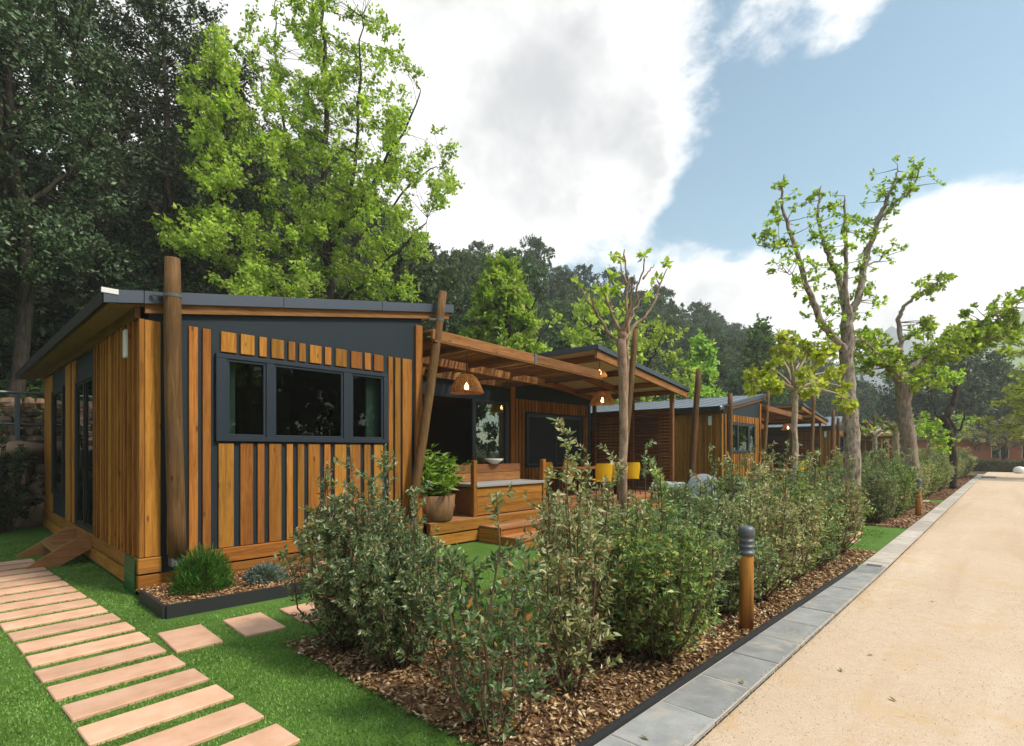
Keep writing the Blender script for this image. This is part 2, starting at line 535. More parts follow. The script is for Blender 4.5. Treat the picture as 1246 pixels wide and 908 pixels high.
_tc = nd(_nt, 'ShaderNodeTexCoord')
_st = noise(_nt, _tc.outputs['Object'], 3.2, 7, .72, .6)
ln(_nt, mixc(_nt, smooth(_nt, _st, .50, .68, 0, .62), _src, (.47, .42, .35)), _p.inputs['Base Color'])
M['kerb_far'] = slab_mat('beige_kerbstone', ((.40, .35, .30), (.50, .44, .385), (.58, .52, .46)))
M['kerb_bed'] = slab_mat('kerb_bedding', ((.40, .36, .31), (.50, .45, .39), (.60, .54, .46)))


# ------------------------------------------------------------------ mesh tools
class MB:
    def __init__(self, o=(0, 0, 0)):
        self.v, self.f, self.o = [], [], Vector(o)

    def add(self, vs, fs):
        b = len(self.v)
        self.v += [Vector(p) - self.o for p in vs]
        self.f += [tuple(i + b for i in f) for f in fs]
        return self

    def box(self, x0, y0, z0, x1, y1, z1, ch=0.0):
        lo, hi = (min(x0, x1), min(y0, y1), min(z0, z1)), (max(x0, x1), max(y0, y1), max(z0, z1))
        c = [(a + b) / 2 for a, b in zip(lo, hi)]
        h = [(b - a) / 2 for a, b in zip(lo, hi)]
        vs, fs = chamfer(h, ch)
        return self.add([(v[0] + c[0], v[1] + c[1], v[2] + c[2]) for v in vs], fs)

    def bar(self, p, q, w, h, ch=0.0, up=(0, 0, 1)):
        """box from p to q: w across (level), h along up"""
        p, q = Vector(p), Vector(q)
        d = (q - p)
        L = d.length
        d.normalize()
        s = d.cross(Vector(up))
        if s.length < 1e-5:
            s = Vector((1, 0, 0))
        s.normalize()
        u = s.cross(d)
        c = (p + q) / 2
        vs, fs = chamfer((L / 2, w / 2, h / 2), ch)
        return self.add([c + d * v[0] + s * v[1] + u * v[2] for v in vs], fs)

    def tube(self, pts, rads, n=8, cap=True):
        pts = [Vector(p) for p in pts]
        k = len(pts)
        vs, fs = [], []
        ref = None
        for i, p in enumerate(pts):
            d = pts[min(i + 1, k - 1)] - pts[max(i - 1, 0)]
            if d.length < 1e-9:
                d = Vector((0, 0, 1))
            d.normalize()
            if ref is None:
                ref = d.orthogonal().normalized()
            ref = ref - d * ref.dot(d)
            if ref.length < 1e-6:
                ref = d.orthogonal()
            ref.normalize()
            b = d.cross(ref)
            for j in range(n):
                a = 2 * math.pi * j / n
                vs.append(p + (ref * math.cos(a) + b * math.sin(a)) * rads[i])
        for i in range(k - 1):
            for j in range(n):
                j2 = (j + 1) % n
                fs.append((i * n + j, i * n + j2, (i + 1) * n + j2, (i + 1) * n + j))
        if cap:
            fs.append(tuple(range(n - 1, -1, -1)))
            fs.append(tuple((k - 1) * n + j for j in range(n)))
        return self.add(vs, fs)

    def lathe(self, prof, n=16, c=(0, 0, 0)):
        vs, fs = [], []
        for r, z in prof:
            for j in range(n):
                a = 2 * math.pi * j / n
                vs.append((c[0] + r * math.cos(a), c[1] + r * math.sin(a), c[2] + z))
        for i in range(len(prof) - 1):
            for j in range(n):
                j2 = (j + 1) % n
                fs.append((i * n + j, i * n + j2, (i + 1) * n + j2, (i + 1) * n + j))
        if prof[0][0] > 1e-4:
            fs.append(tuple(range(n - 1, -1, -1)))
        if prof[-1][0] > 1e-4:
            fs.append(tuple((len(prof) - 1) * n + j for j in range(n)))
        return self.add(vs, fs)

    def prism_y(self, xz, y0, y1):
        k = len(xz)
        vs = [(x, y0, z) for x, z in xz] + [(x, y1, z) for x, z in xz]
        fs = [tuple(range(k)), tuple(range(2 * k - 1, k - 1, -1))]
        fs += [(i, i + k, (i + 1) % k + k, (i + 1) % k) for i in range(k)]
        return self.add(vs, fs)

    def prism_x(self, yz, x0, x1):
        k = len(yz)
        vs = [(x0, y, z) for y, z in yz] + [(x1, y, z) for y, z in yz]
        fs = [tuple(range(k)), tuple(range(2 * k - 1, k - 1, -1))]
        fs += [(i, i + k, (i + 1) % k + k, (i + 1) % k) for i in range(k)]
        return self.add(vs, fs)

    def wall(self, axis, pos, thick, a0, a1, z0, z1, holes=()):
        """upright wall along an axis with rectangular openings"""
        def bx(u0, u1, w0, w1):
            if u1 - u0 < 1e-4 or w1 - w0 < 1e-4:
                return
            if axis == 'x':
                self.box(u0, pos, w0, u1, pos + thick, w1)
            else:
                self.box(pos, u0, w0, pos + thick, u1, w1)
        cur = a0
        for (ha, hb, za, zb) in sorted(holes):
            bx(cur, ha, z0, z1)
            bx(ha, hb, z0, za)
            bx(ha, hb, zb, z1)
            cur = hb
        bx(cur, a1, z0, z1)
        return self

    def mesh(self, name, mat, smooth_=False):
        me = bpy.data.meshes.new(name)
        me.from_pydata([tuple(p) for p in self.v], [], self.f)
        me.materials.append(mat)
        if smooth_:
            me.polygons.foreach_set('use_smooth', [True] * len(me.polygons))
        me.update()
        return me

    def build(self, name, mat, parent=None, smooth_=False, kind=None, label=None):
        return link(name, self.mesh(name, mat, smooth_), parent, kind, label)


_CH = {}


def chamfer(h, ch):
    if ch <= 0:
        vs = [(sx * h[0], sy * h[1], sz * h[2]) for sx in (-1, 1) for sy in (-1, 1) for sz in (-1, 1)]
        return vs, [(0, 1, 3, 2), (4, 6, 7, 5), (0, 4, 5, 1), (2, 3, 7, 6), (0, 2, 6, 4), (1, 5, 7, 3)]
    ch = min(ch, min(h) * .45)
    vs, idx = [], {}
    for sx in (-1, 1):
        for sy in (-1, 1):
            for sz in (-1, 1):
                s = (sx, sy, sz)
                for a in range(3):
                    idx[(s, a)] = len(vs)
                    vs.append(tuple(s[k] * (h[k] if k == a else h[k] - ch) for k in range(3)))
    if 'f' not in _CH:
        fs = []
        for a in range(3):
            b, c = (a + 1) % 3, (a + 2) % 3
            for sa in (-1, 1):
                q = []
                for sb, sc in ((-1, -1), (1, -1), (1, 1), (-1, 1)):
                    s = [0, 0, 0]
                    s[a], s[b], s[c] = sa, sb, sc
                    q.append(idx[(tuple(s), a)])
                fs.append(tuple(q if sa > 0 else q[::-1]))
            for sa in (-1, 1):
                for sb in (-1, 1):
                    q = []
                    for sc, w in ((-1, a), (1, a), (1, b), (-1, b)):
                        s = [0, 0, 0]
                        s[a], s[b], s[c] = sa, sb, sc
                        q.append(idx[(tuple(s), w)])
                    fs.append(tuple(q if sa * sb < 0 else q[::-1]))
        for sx in (-1, 1):
            for sy in (-1, 1):
                for sz in (-1, 1):
                    t = tuple(idx[((sx, sy, sz), a)] for a in range(3))
                    fs.append(t if sx * sy * sz > 0 else t[::-1])
        _CH['f'] = fs
    return vs, _CH['f']


def link(name, me, parent=None, kind=None, label=None):
    o = bpy.data.objects.new(name, me)
    COL.objects.link(o)
    if parent is not None:
        o.parent = parent
    if kind:
        o['kind'] = kind
    if label:
        o['label'] = label
    return o


def tag(o, label, cat, group=None, kind=None):
    o['label'] = label
    o['category'] = cat
    if group:
        o['group'] = group
    if kind:
        o['kind'] = kind
    return o


def thing(name, loc, label, cat, group=None, rz=0.0):
    o = bpy.data.objects.new(name, None)
    o.empty_display_size = .2
    COL.objects.link(o)
    o.location = loc
    o.rotation_euler = (0, 0, rz)
    return tag(o, label, cat, group)


KIDS = {}


def kids(o):
    return list(o.children)


def copy_tree(o, parent=None):
    c = o.copy()
    COL.objects.link(c)
    if parent is not None:
        c.parent = parent
    for ch in kids(o):
        copy_tree(ch, c)
    return c


def dup(o, loc, rz=0.0, sc=None, label=None, group=None):
    c = copy_tree(o)
    c.location = loc
    c.rotation_euler = (0, 0, rz)
    if sc is not None:
        c.scale = sc if isinstance(sc, tuple) else (sc, sc, sc)
    if label:
        c['label'] = label
    if group:
        c['group'] = group
    return c


def np_mesh(name, verts, loops, starts, mat, smooth_=False):
    me = bpy.data.meshes.new(name)
    me.vertices.add(len(verts))
    me.vertices.foreach_set('co', np.ascontiguousarray(verts, dtype=np.float32).ravel())
    me.loops.add(len(loops))
    me.loops.foreach_set('vertex_index', np.ascontiguousarray(loops, dtype=np.int32))
    me.polygons.add(len(starts))
    me.polygons.foreach_set('loop_start', np.ascontiguousarray(starts, dtype=np.int32))
    if smooth_:
        me.polygons.foreach_set('use_smooth', np.ones(len(starts), dtype=bool))
    me.materials.append(mat)
    me.update(calc_edges=True)
    return me


def unit(a):
    return a / np.maximum(np.linalg.norm(a, axis=1, keepdims=True), 1e-9)


def leaf_mesh(name, P, D, L, W, mat, rng, fold=.35, droop=.15):
    """folded pointed leaves: four vertices and two triangles each"""
    n = len(P)
    D = unit(D)
    S = unit(np.cross(D, rng.normal(size=(n, 3))))
    U = np.cross(S, D)
    L = np.asarray(L).reshape(-1, 1) * np.ones((n, 1))
    W = np.asarray(W).reshape(-1, 1) * np.ones((n, 1))
    mid = P + D * L * .45
    lf = mid + S * W * .5 + U * W * .5 * fold
    rt = mid - S * W * .5 + U * W * .5 * fold
    tip = P + D * L - U * L * droop
    V = np.stack([P, lf, tip, rt], 1).reshape(-1, 3)
    b = np.arange(n)[:, None] * 4
    loops = (b + np.array([[0, 2, 1, 0, 3, 2]])).ravel()
    return np_mesh(name, V, loops, np.arange(0, len(loops), 3), mat)


def chips_mesh(name, P, rng, lmin, lmax, mat, flat=.35):
    """small irregular flakes lying about: wedge tetra of 4 triangles"""
    n = len(P)
    a = rng.uniform(0, 2 * math.pi, n)
    D = unit(np.stack([np.cos(a), np.sin(a), rng.normal(0, flat, n)], 1))
    S = unit(np.cross(D, np.stack([rng.normal(0, .35, n), rng.normal(0, .35, n), np.ones(n)], 1)))
    U = np.cross(S, D)
    L = rng.uniform(lmin, lmax, (n, 1))
    W = L * rng.uniform(.18, .42, (n, 1))
    T = L * rng.uniform(.05, .13, (n, 1))
    V = np.stack([P - D * L * .5 - S * W * .2, P + D * L * .1 + S * W * .6, P + D * L * .5 - S * W * .3, P - S * W * .1 + U * T * 2], 1).reshape(-1, 3)
    b = np.arange(n)[:, None] * 4
    loops = (b + np.array([[0, 3, 1, 1, 3, 2, 2, 3, 0, 0, 1, 2]])).ravel()
    return np_mesh(name, V, loops, np.arange(0, len(loops), 3), mat)


def sphere_pts(rng, n):
    return unit(rng.normal(size=(n, 3)))


# ------------------------------------------------------------------ ground
def sheet(name, poly, z, mat, kind='structure', parent=None):
    me = bpy.data.meshes.new(name)
    me.from_pydata([(x, y, z) for x, y in poly], [], [tuple(range(len(poly)))])
    me.materials.append(mat)
    o = link(name, me, parent, kind)
    return o


def yl(x):       # kerb, side of the planting bed
    return 1.625 - .0225 * (min(max(x, 1.0), 8.4) - 2.0) + (0 if x < 8.4 else 0)


def yr(x):       # kerb, side of the road
    return 1.262 - .008 * (min(max(x, 1.0), 8.4) - 2.0)


ground = sheet('ground', [(-300, -300), (550, -300), (550, 410), (-300, 410)], -.06, M['earth'])
ground['label'] = 'bare earth reaching to the horizon'
road = sheet('gravel_road', [(-20, -14), (70, -14), (70, .2), (52, 1.2), (46.5, 1.22), (8.4, yr(8.4)), (1, yr(1)), (-20, yr(-20))], -.012, M['gravel'])
road['label'] = 'pale beige gravel road beside the kerb'
lawn = sheet('lawn', [(-14, yl(1) + .02), (1, yl(1) + .02), (8.4, yl(8.4) + .02), (47, 1.5), (60, 18), (-14, 18)], 0, M['turf'])
lawn['label'] = 'short green artificial turf around the cabins'

# kerb of flush stones on a bedding strip, dark steel edging behind it
kb = sheet('kerb', [(0.2, yr(0.2) - .005)] + [(1, yr(1) - .005), (8.4, yr(8.4) - .005), (46.4, yr(50) - .005), (46.4, yl(50) + .01), (8.4, yl(8.4) + .01), (1, yl(1) + .01), (0.2, yl(.2) + .01)], .027, M['kerb_bed'])
kb['label'] = 'grey stone kerb along the gravel road'
x = 0.3
rk = random.Random(3)
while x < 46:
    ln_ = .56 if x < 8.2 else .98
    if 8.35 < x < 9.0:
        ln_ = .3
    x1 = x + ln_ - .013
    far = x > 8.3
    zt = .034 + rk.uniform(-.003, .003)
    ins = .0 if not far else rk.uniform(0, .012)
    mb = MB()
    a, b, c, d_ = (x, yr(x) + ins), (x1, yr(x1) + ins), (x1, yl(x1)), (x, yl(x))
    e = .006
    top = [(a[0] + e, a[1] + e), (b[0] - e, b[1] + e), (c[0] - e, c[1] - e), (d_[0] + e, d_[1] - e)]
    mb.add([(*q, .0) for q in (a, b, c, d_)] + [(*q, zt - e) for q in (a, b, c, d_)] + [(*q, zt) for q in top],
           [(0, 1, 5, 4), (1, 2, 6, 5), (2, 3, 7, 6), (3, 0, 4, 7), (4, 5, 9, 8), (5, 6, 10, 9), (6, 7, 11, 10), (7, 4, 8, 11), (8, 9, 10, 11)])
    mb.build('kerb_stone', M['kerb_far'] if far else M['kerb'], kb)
    x += ln_
mb = MB()
mb.box(8.62, yr(8.6) + .05, .030, 8.74, yl(8.6) - .05, .040)
mb.build('drain_grate', M['steel'], kb)
ed = MB()
pts = [.2] + [1 + i * 1.85 for i in range(5)]
for a, b in zip(pts[:-1], pts[1:]):
    ed.bar((a, yl(a) + .016, .03), (b, yl(b) + .016, .03), .022, .085)
bed_edge = ed.build('bed_edging', M['edging'])
tag(bed_edge, 'thin dark edging strip between the kerb and the mulch', 'edging')

# planting beds
BEDS = [  # polygons: corner L-shaped bed by the near hedge, then two beds along the kerb
    [(2.0, yl(2) + .03), (10.0, yl(8.4) + .03), (9.95, 2.95), (2.95, 2.95), (2.9, 4.35), (1.98, 4.35)],
    [(13.5, 1.52), (20.6, 1.52), (20.6, 3.1), (13.5, 3.1)],
    [(22.0, 1.52), (46.0, 1.52), (46.0, 3.1), (22.0, 3.1)],
]


def inside(poly, X, Y):
    r = np.zeros(len(X), bool)
    k = len(poly)
    for i in range(k):
        x0, y0 = poly[i]
        x1, y1 = poly[(i + 1) % k]
        c = ((y0 > Y) != (y1 > Y)) & (X < (x1 - x0) * (Y - y0) / (y1 - y0 + 1e-12) + x0)
        r ^= c
    return r


for i, b in enumerate(BEDS):
    o = sheet('planting_bed', b, .008, M['mulch'])
    o['label'] = ('mulched bed around the near corner of the hedge', 'mulched bed under the second stretch of hedge', 'mulched bed under the far stretch of hedge')[i]
    rng = np.random.default_rng(20 + i)
    n = (30000, 9000, 5000)[i]
    bx = np.array(b)
    X = rng.uniform(bx[:, 0].min() - .06, bx[:, 0].max(), n)
    Y = rng.uniform(bx[:, 1].min(), bx[:, 1].max() + .03, n)
    if i == 0:
        k = inside([(p[0] - (.05 if p[0] < 2.2 else 0), p[1]) for p in b], X, Y)
    else:
        k = inside(b, X, Y)
    X, Y = X[k], Y[k]
    P = np.stack([X, Y, rng.uniform(.012, .034, len(X))], 1)
    me = chips_mesh('mulch', P, rng, .025 + .01 * i, .085 + .02 * i, M['litter'])
    o2 = link('mulch', me, None, 'stuff')
    tag(o2, ('brown bark mulch and dry leaves under the near hedge', 'brown bark mulch under the second stretch of hedge', 'brown bark mulch under the far stretch of hedge')[i], 'mulch', None, 'stuff')

# path of long pink slabs past the cabin door
PV = Vector((-.052, 1.0, 0)).normalized()
PR = Vector((PV.y, -PV.x, 0))


def slab(cx, cy, w, d, rz, h=.022, parent=lawn, mat='slab'):
    mb = MB()
    mb.box(-w / 2, -d / 2, -.02, w / 2, d / 2, h, .006)
    o = mb.build('paving_slab', M[mat], parent)
    o.location = (cx, cy, 0)
    o.rotation_euler = (0, 0, rz)
    return o


rp = random.Random(11)
SLABS = []
for i in range(20):
    y = 2.55 + i * .408
    xm = .985 - .052 * (y - 2.8) + rp.uniform(-.006, .006)
    w, d = .75, .268
    SLABS.append((xm, y, w, d))
    slab(xm, y, w, d, math.atan2(-PV.x, PV.y) + rp.uniform(-.008, .008))
PAV = [(1.47, 5.09, .34, .60), (1.985, 5.06, .34, .60), (2.5, 5.03, .34, .60), (3.0, 5.0, .34, .60), (3.5, 4.98, .34, .6), (4.0, 4.95, .34, .6)]
for p in PAV:
    slab(*p, R(-1.5) + rp.uniform(-.01, .01))
PAV2 = [(10.95, 2.12, .62, .36), (11.9, 2.25, .62, .36), (11.0, 2.75, .62, .36), (12.0, 2.9, .62, .36), (11.1, 3.4, .62, .36),
        (21.0, 2.0, .5, .36), (21.6, 2.2, .5, .36), (21.0, 2.8, .5, .36), (21.6, 3.0, .5, .36)]
for p in PAV2:
    slab(*p, rp.uniform(-.02, .02))


# turf blades near the camera
def turf():
    rng = np.random.default_rng(5)
    zones = [(1.4, 5.0, 110000), (5.0, 8.5, 90000), (8.5, 13, 50000)]
    allP, allL, allW = [], [], []
    for d0, d1, n in zones:
        a = rng.uniform(-.80, .78, n)        # angle from the view axis
        r = np.sqrt(rng.uniform(d0 * d0, d1 * d1, n))
        X = r * np.cos(TH - a)
        Y = r * np.sin(TH - a)
        k = (Y > 1.7) & (Y < 15)
        k &= ~inside([(1.52, 7.0), (15, 7.0), (15, 15), (1.52, 15)], X, Y)
        k &= ~inside([(5.3, 5.0), (15, 5.0), (15, 7.1), (5.3, 7.1)], X, Y)
        k &= ~inside([(1.46, 5.7), (4.2, 5.6), (4.2, 7.1), (1.46, 7.1)], X, Y)
        k &= ~inside(BEDS[0], X, Y)
        for (cx, cy, w, d) in SLABS + PAV + PAV2:
            k &= ~((abs(X - cx) < w / 2 - .012) & (abs(Y - cy) < d / 2 - .010))
        X, Y = X[k], Y[k]
        s = 1 + .12 * (r[k] - 3).clip(0)
        allP.append(np.stack([X, Y, np.full(len(X), .0)], 1))
        allL.append(rng.uniform(.010, .022, len(X)))
        allW.append(rng.uniform(.003, .006, len(X)) * s)
    P = np.concatenate(allP)
    L = np.concatenate(allL)[:, None]
    W = np.concatenate(allW)[:, None]
    n = len(P)
    D = unit(np.stack([rng.normal(.0, .45, n), rng.normal(.0, .45, n), np.ones(n)], 1))
    a = rng.uniform(0, 2 * math.pi, n)
    S = np.stack([np.cos(a), np.sin(a), np.zeros(n)], 1)
    V = np.stack([P - S * W, P + S * W, P + D * L], 1).reshape(-1, 3)
    me = np_mesh('grass', V, np.arange(3 * n), np.arange(0, 3 * n, 3), M['grassb'])
    tag(link('grass', me, None, 'stuff'), 'short green turf blades covering the lawn', 'grass', None, 'stuff')


turf()


def pebbles():
    rng = np.random.default_rng(8)
    n = 16000
    a = rng.uniform(.1, .85, n)
    r = np.sqrt(rng.uniform(1.6 ** 2, 9 ** 2, n))
    X, Y = r * np.cos(TH - a), r * np.sin(TH - a)
    k = Y < 1.2
    X, Y, r = X[k], Y[k], r[k]
    P = np.stack([X, Y, np.full(len(X), -.011)], 1)
    me = chips_mesh('pebbles', P, rng, .004, .014, M['pebble'], .5)
    tag(link('pebbles', me, None, 'stuff'), 'loose small stones on the gravel road', 'pebbles', None, 'stuff')


M['pebble'] = leafmat('pebble_stone', [(0, (.38, .27, .18)), (.4, (.52, .39, .27)), (.8, (.66, .54, .40)), (1, (.82, .74, .64))], 0, rough=.9, spec=.1)
pebbles()
rng = np.random.default_rng(15)
n = 9000
X = rng.uniform(1.2, 24, n) ** 1.0
e = np.array([yr(q) for q in X])
on = rng.random(n) < .14
Y = e - np.abs(rng.normal(0, .045, n)) + np.where(on, np.abs(rng.normal(0, .09, n)), .012)
Zg = np.where(Y > e, .036, -.010 + .03 * np.exp(-np.abs(e - Y) / .03))
me = chips_mesh('grit', np.stack([X, Y, Zg], 1), rng, .004, .017, M['pebble'], .5)
tag(link('grit', me, None, 'stuff'), 'sandy grit gathered against the kerb', 'grit', None, 'stuff')
rl = random.Random(4)
for (lx, ly) in ((2.62, 1.45), (3.7, 1.32), (5.0, .8), (4.2, .55), (4.5, .9), (7.2, .6)):
    mb = MB()
    q = rl.uniform(0, 6)
    cs, sn = math.cos(q), math.sin(q)
    sh = [(-.03, 0, 0), (-.005, .013, .006), (.028, .003, .012), (.0, -.012, .004), (0, 0, 0)]
    zb = .038 if ly > 1.25 else -.006
    mb.add([(lx + a * cs - b * sn, ly + a * sn + b * cs, zb + c) for a, b, c in sh], [(0, 1, 4), (1, 2, 4), (2, 3, 4), (3, 0, 4)])
    o = mb.build('fallen_leaf', M['autumn'])
    tag(o, 'small dry leaf lying on the grey kerb' if ly > 1.25 else 'small dry leaf lying on the gravel road', 'leaf', 'dry leaves fallen on kerb and road')
#@@CABIN
# ------------------------------------------------------------------ the cabin (local frame = plot frame, later copied along the row)
XW, YW, YB = 1.56, 7.04, 14.6          # left wall, front wall, back wall
FL = .42                               # floor level
XB = 5.41                              # right end of the bedroom block
YF = 9.70                              # set-back facade of the living room
XR = 14.1                              # right side of the terrace
PX0, PZ0, PS = 1.23, 3.27, .165        # left roof: outer edge, top height, slope
QX1, QZ1 = 14.63, 3.36                 # right roof
rc = random.Random(21)
CO = Vector((XW, YW, 0))


def cmb():
    return MB(CO)


def zl(x):
    return PZ0 + PS * (x - PX0)


def zr(x):
    return QZ1 + PS * (QX1 - x) * .75


def vboard(root, x0, x1, z0, z1, y, t=.024, mat='cedar_v', name='wall_board', ch=.004):
    cmb().box(x0, y - t, z0, x1, y, z1, ch).build(name, M[mat], root)


def build_window(root, axis, pos, sgn, a0, a1, z0, z1, cells, glass, name='window', depth=.05, fmat='frame'):
    """window > frame and pane children; cells = list of (a, b) panes; sgn = outward direction"""
    fr = .055
    mb = cmb()

    def bx(m, u0, u1, w0, w1, d0, d1, ch=.004):
        if axis == 'x':
            m.box(u0, pos + sgn * d0, w0, u1, pos + sgn * d1, w1, ch)
        else:
            m.box(pos + sgn * d0, u0, w0, pos + sgn * d1, u1, w1, ch)
    o_, i_ = depth, -.04
    bx(mb, a0, a1, z0, z0 + fr, i_, o_)
    bx(mb, a0, a1, z1 - fr, z1, i_, o_)
    edges = [a0] + [x for c in cells for x in c] + [a1]
    for k in range(0, len(edges), 2):
        bx(mb, edges[k], edges[k + 1], z0 + fr, z1 - fr, i_, o_ - .001)
    w = mb.build(name, M[fmat], root)
    for (a, b, sash) in [(c[0], c[1], True) for c in cells]:
        s = cmb()
        q = .032
        bx(s, a, b, z0 + fr, z0 + fr + q, -.02, o_ - .016)
        bx(s, a, b, z1 - fr - q, z1 - fr, -.02, o_ - .016)
        bx(s, a, a + q, z0 + fr + q, z1 - fr - q, -.02, o_ - .017)
        bx(s, b - q, b, z0 + fr + q, z1 - fr - q, -.02, o_ - .017)
        s.build('sash', M[fmat], w)
        g = cmb()
        bx(g, a + q, b - q, z0 + fr + q, z1 - fr - q, .004, .010, 0)
        g.build('pane', M[glass], w)
    return w


def build_cabin():
    root = thing('cabin', tuple(CO), 'nearest timber cabin with grey framed window, log posts and open terrace', 'cabin')
    # --- structural walls behind the cladding
    w = cmb()
    w.wall('x', YW, .10, XW + .0, XB, .0, 3.06, [(2.30, 4.75, 1.71, 2.77)])
    w.wall('y', XW, .10, YW + .1, YB, .0, 3.06, [(9.5, 10.9, .40, 2.70), (12.08, 13.4, .78, 2.72)])
    w.box(XB - .1, YW + .1, 0, XB, YF, 3.3)                     # block's terrace side
    w.box(XW, YB, 0, XR, YB + .1, 3.2)                          # back
    w.wall('x', YF, .10, XB, XR, 0, 3.36, [(5.55, 10.28, FL, 2.86), (11.0, 13.55, 1.15, 2.60)])
    w.box(XR - .1, YF + .1, 0, XR, YB, 3.2)
    w.build('wall', M['anthracite'], root)
    fi = cmb()
    fi.box(XW + .1, YW + .1, FL - .08, XB - .1, YB, FL)
    fi.box(XB - .1, YF + .1, FL - .08, XR - .1, YB, FL)
    fi.build('floor', M['inside'], root)
    pt = cmb()
    pt.box(XW + .1, 9.2, FL, 3.3, 9.28, 2.9)
    pt.box(4.1, 9.2, FL, XB - .1, 9.28, 2.9)
    pt.box(XB - .2, YF + .1, FL, XB - .1, 13.0, 2.95)
    pt.box(XB - .1, 13.0, FL, XR - .1, 13.1, 2.95)
    pt.box(XW + .1, YW + .1, 2.95, XB - .1, YB, 3.0)
    pt.box(XB - .1, YF + .1, 2.95, XR - .1, YB, 3.0)
    pt.build('partition', M['inside'], root)
    cmb().box(3.15, 8.7, FL, 4.0, 9.19, 2.55).build('wardrobe', M['beige'], root)
    cmb().box(2.36, YW + .12, 1.6, 2.58, YW + .16, 2.72).build('curtain', M['curtain'], root)
    cmb().box(4.46, YW + .12, 1.6, 4.70, YW + .16, 2.72).build('curtain', M['curtain'], root)
    # --- gable panel above the boards
    cmb().prism_y([(1.62, 3.06), (XB, 3.06), (XB, zl(XB) - .14), (1.62, zl(1.62) - .14)], YW - .002, YW + .09).build('gable_panel', M['anthracite'], root)
    # --- front boards; the gaps are the dark wall behind
    def Z(z):
        px = 200 + z * .41861
        v = view_dir(px, 500)
        return v.x * YW / v.y
    left = [(1.585, 1.735), (1.80, 1.93), (2.02, 2.115), (2.165, 2.255)]
    for a, b in left:
        vboard(root, a, b, .412, 3.05 + rc.uniform(-.004, .004), YW)
    tops = [(2.367, 2.546), (2.596, 2.762), (2.822, 2.916), (2.976, 3.140), (3.200, 3.291), (3.347, 3.439), (3.497, 3.665),
            (3.717, 3.813), (3.879, 4.055), (4.126, 4.301), (4.350, 4.453), (4.507, 4.672)]
    for a, b in tops:
        vboard(root, a, b, 2.80, 3.05 + rc.uniform(-.004, .004), YW)
    bots = [(2.34, 2.515), (2.59, 2.745), (2.80, 2.885), (2.945, 3.105), (3.175, 3.26), (3.325, 3.415), (3.475, 3.645),
            (3.705, 3.80), (3.865, 4.045), (4.105, 4.275), (4.34, 4.445), (4.505, 4.665)]
    for a, b in bots:
        vboard(root, a, b, .412, 1.685, YW)
    for a, b in [(4.745 + .02, 4.845), (4.885, 4.985), (5.025, 5.20)]:
        vboard(root, a, b, .412, 3.05, YW)
    cmb().box(5.27, YW - .05, .42, 5.40, YW + .02, 3.62, .006).build('post', M['cedar_v'], root)
    cmb().box(XW - .03, YW - .03, .412, XW + .02, YW + .03, 3.05, .004).build('corner_board', M['cedar_v'], root)
    # --- plinth boards
    for z0, z1 in ((.235, .405), (.045, .215)):
        if z0 > .2:
            cmb().box(XW - .045, YW - .05, z0, 1.74, YW + .0, z1, .006).build('plinth_board', M['cedar_x'], root)
            cmb().box(1.98, YW - .05, z0, XB, YW + .0, z1, .006).build('plinth_board', M['cedar_x'], root)
        else:
            cmb().box(XW - .045, YW - .05, z0, XB, YW + .0, z1, .006).build('plinth_board', M['cedar_x'], root)
        cmb().box(XW - .045, YW + .003, z0, XW, YB, z1, .006).build('plinth_board', M['cedar_y'], root)
    # --- side boards (board and batten), broken by the glazed door and the tall window
    y = YW + .06
    while y < 9.38:
        d = rc.choice((.08, .10, .13))
        t = .018
        cmb().box(XW - t, y, .41, XW, min(y + d, 9.42), 3.05, .004).build('wall_board', M['cedar_v'], root)
        y += d + .006
        if y < 9.36:
            cmb().box(XW - .05 - rc.choice((0, .012)), y, .41, XW, y + .05, 3.05, .004).build('batten', M['cedar_v'], root)
            y += .056
    for a, b in ((10.97, 11.12), (11.16, 11.34), (11.38, 11.5), (11.54, 11.72), (11.76, 11.98), (13.5, 13.7), (13.74, 13.98), (14.02, 14.26), (14.3, 14.58)):
        cmb().box(XW - .02 - rc.choice((0, .02)), a, .41, XW, b, 3.05, .004).build('wall_board', M['cedar_v'], root)
    build_window(root, 'y', XW, -1, 12.08, 13.4, .78, 2.72, [(12.14, 13.34)], 'glass', 'window', .05, 'black')
    dr = build_window(root, 'y', XW, -1, 9.46, 10.94, .42, 2.70, [(9.53, 10.17), (10.23, 10.87)], 'glass_g', 'door', .04, 'black')
    h = cmb()
    h.box(XW - .09, 10.10, 1.35, XW - .05, 10.14, 1.60, .006)
    h.build('handle', M['black'], dr)
    wl = cmb().box(XW - .09, YW + .32, 2.66, XW - .02, YW + .44, 2.98, .01).build('wall_lamp', M['white'], root)
    # --- front window: one wide fixed light between two casements
    build_window(root, 'x', YW, -1, 2.305, 4.745, 1.71, 2.775, [(2.43, 2.90), (3.00, 3.99), (4.12, 4.66)], 'glass')
    # --- left roof
    y0, y1 = 6.97, 15.9
    x0, x1 = PX0, 6.0
    rf = cmb().prism_y([(x0, zl(x0)), (x1, zl(x1)), (x1, zl(x1) - .10), (x0, zl(x0) - .10)], y0, y1).build('roof', M['roof'], root)
    mb = cmb()
    for k in range(17):
        yy = y0 + .15 + k * .53
        mb.bar((x0 + .01, yy, zl(x0) + .012), (x1 - .01, yy, zl(x1) + .012), .03, .03)
    mb.build('roof_seam', M['roof'], rf)
    mb = cmb()
    xs = [x0 - .03, 1.56, 3.1, 4.6, x1 + .02]
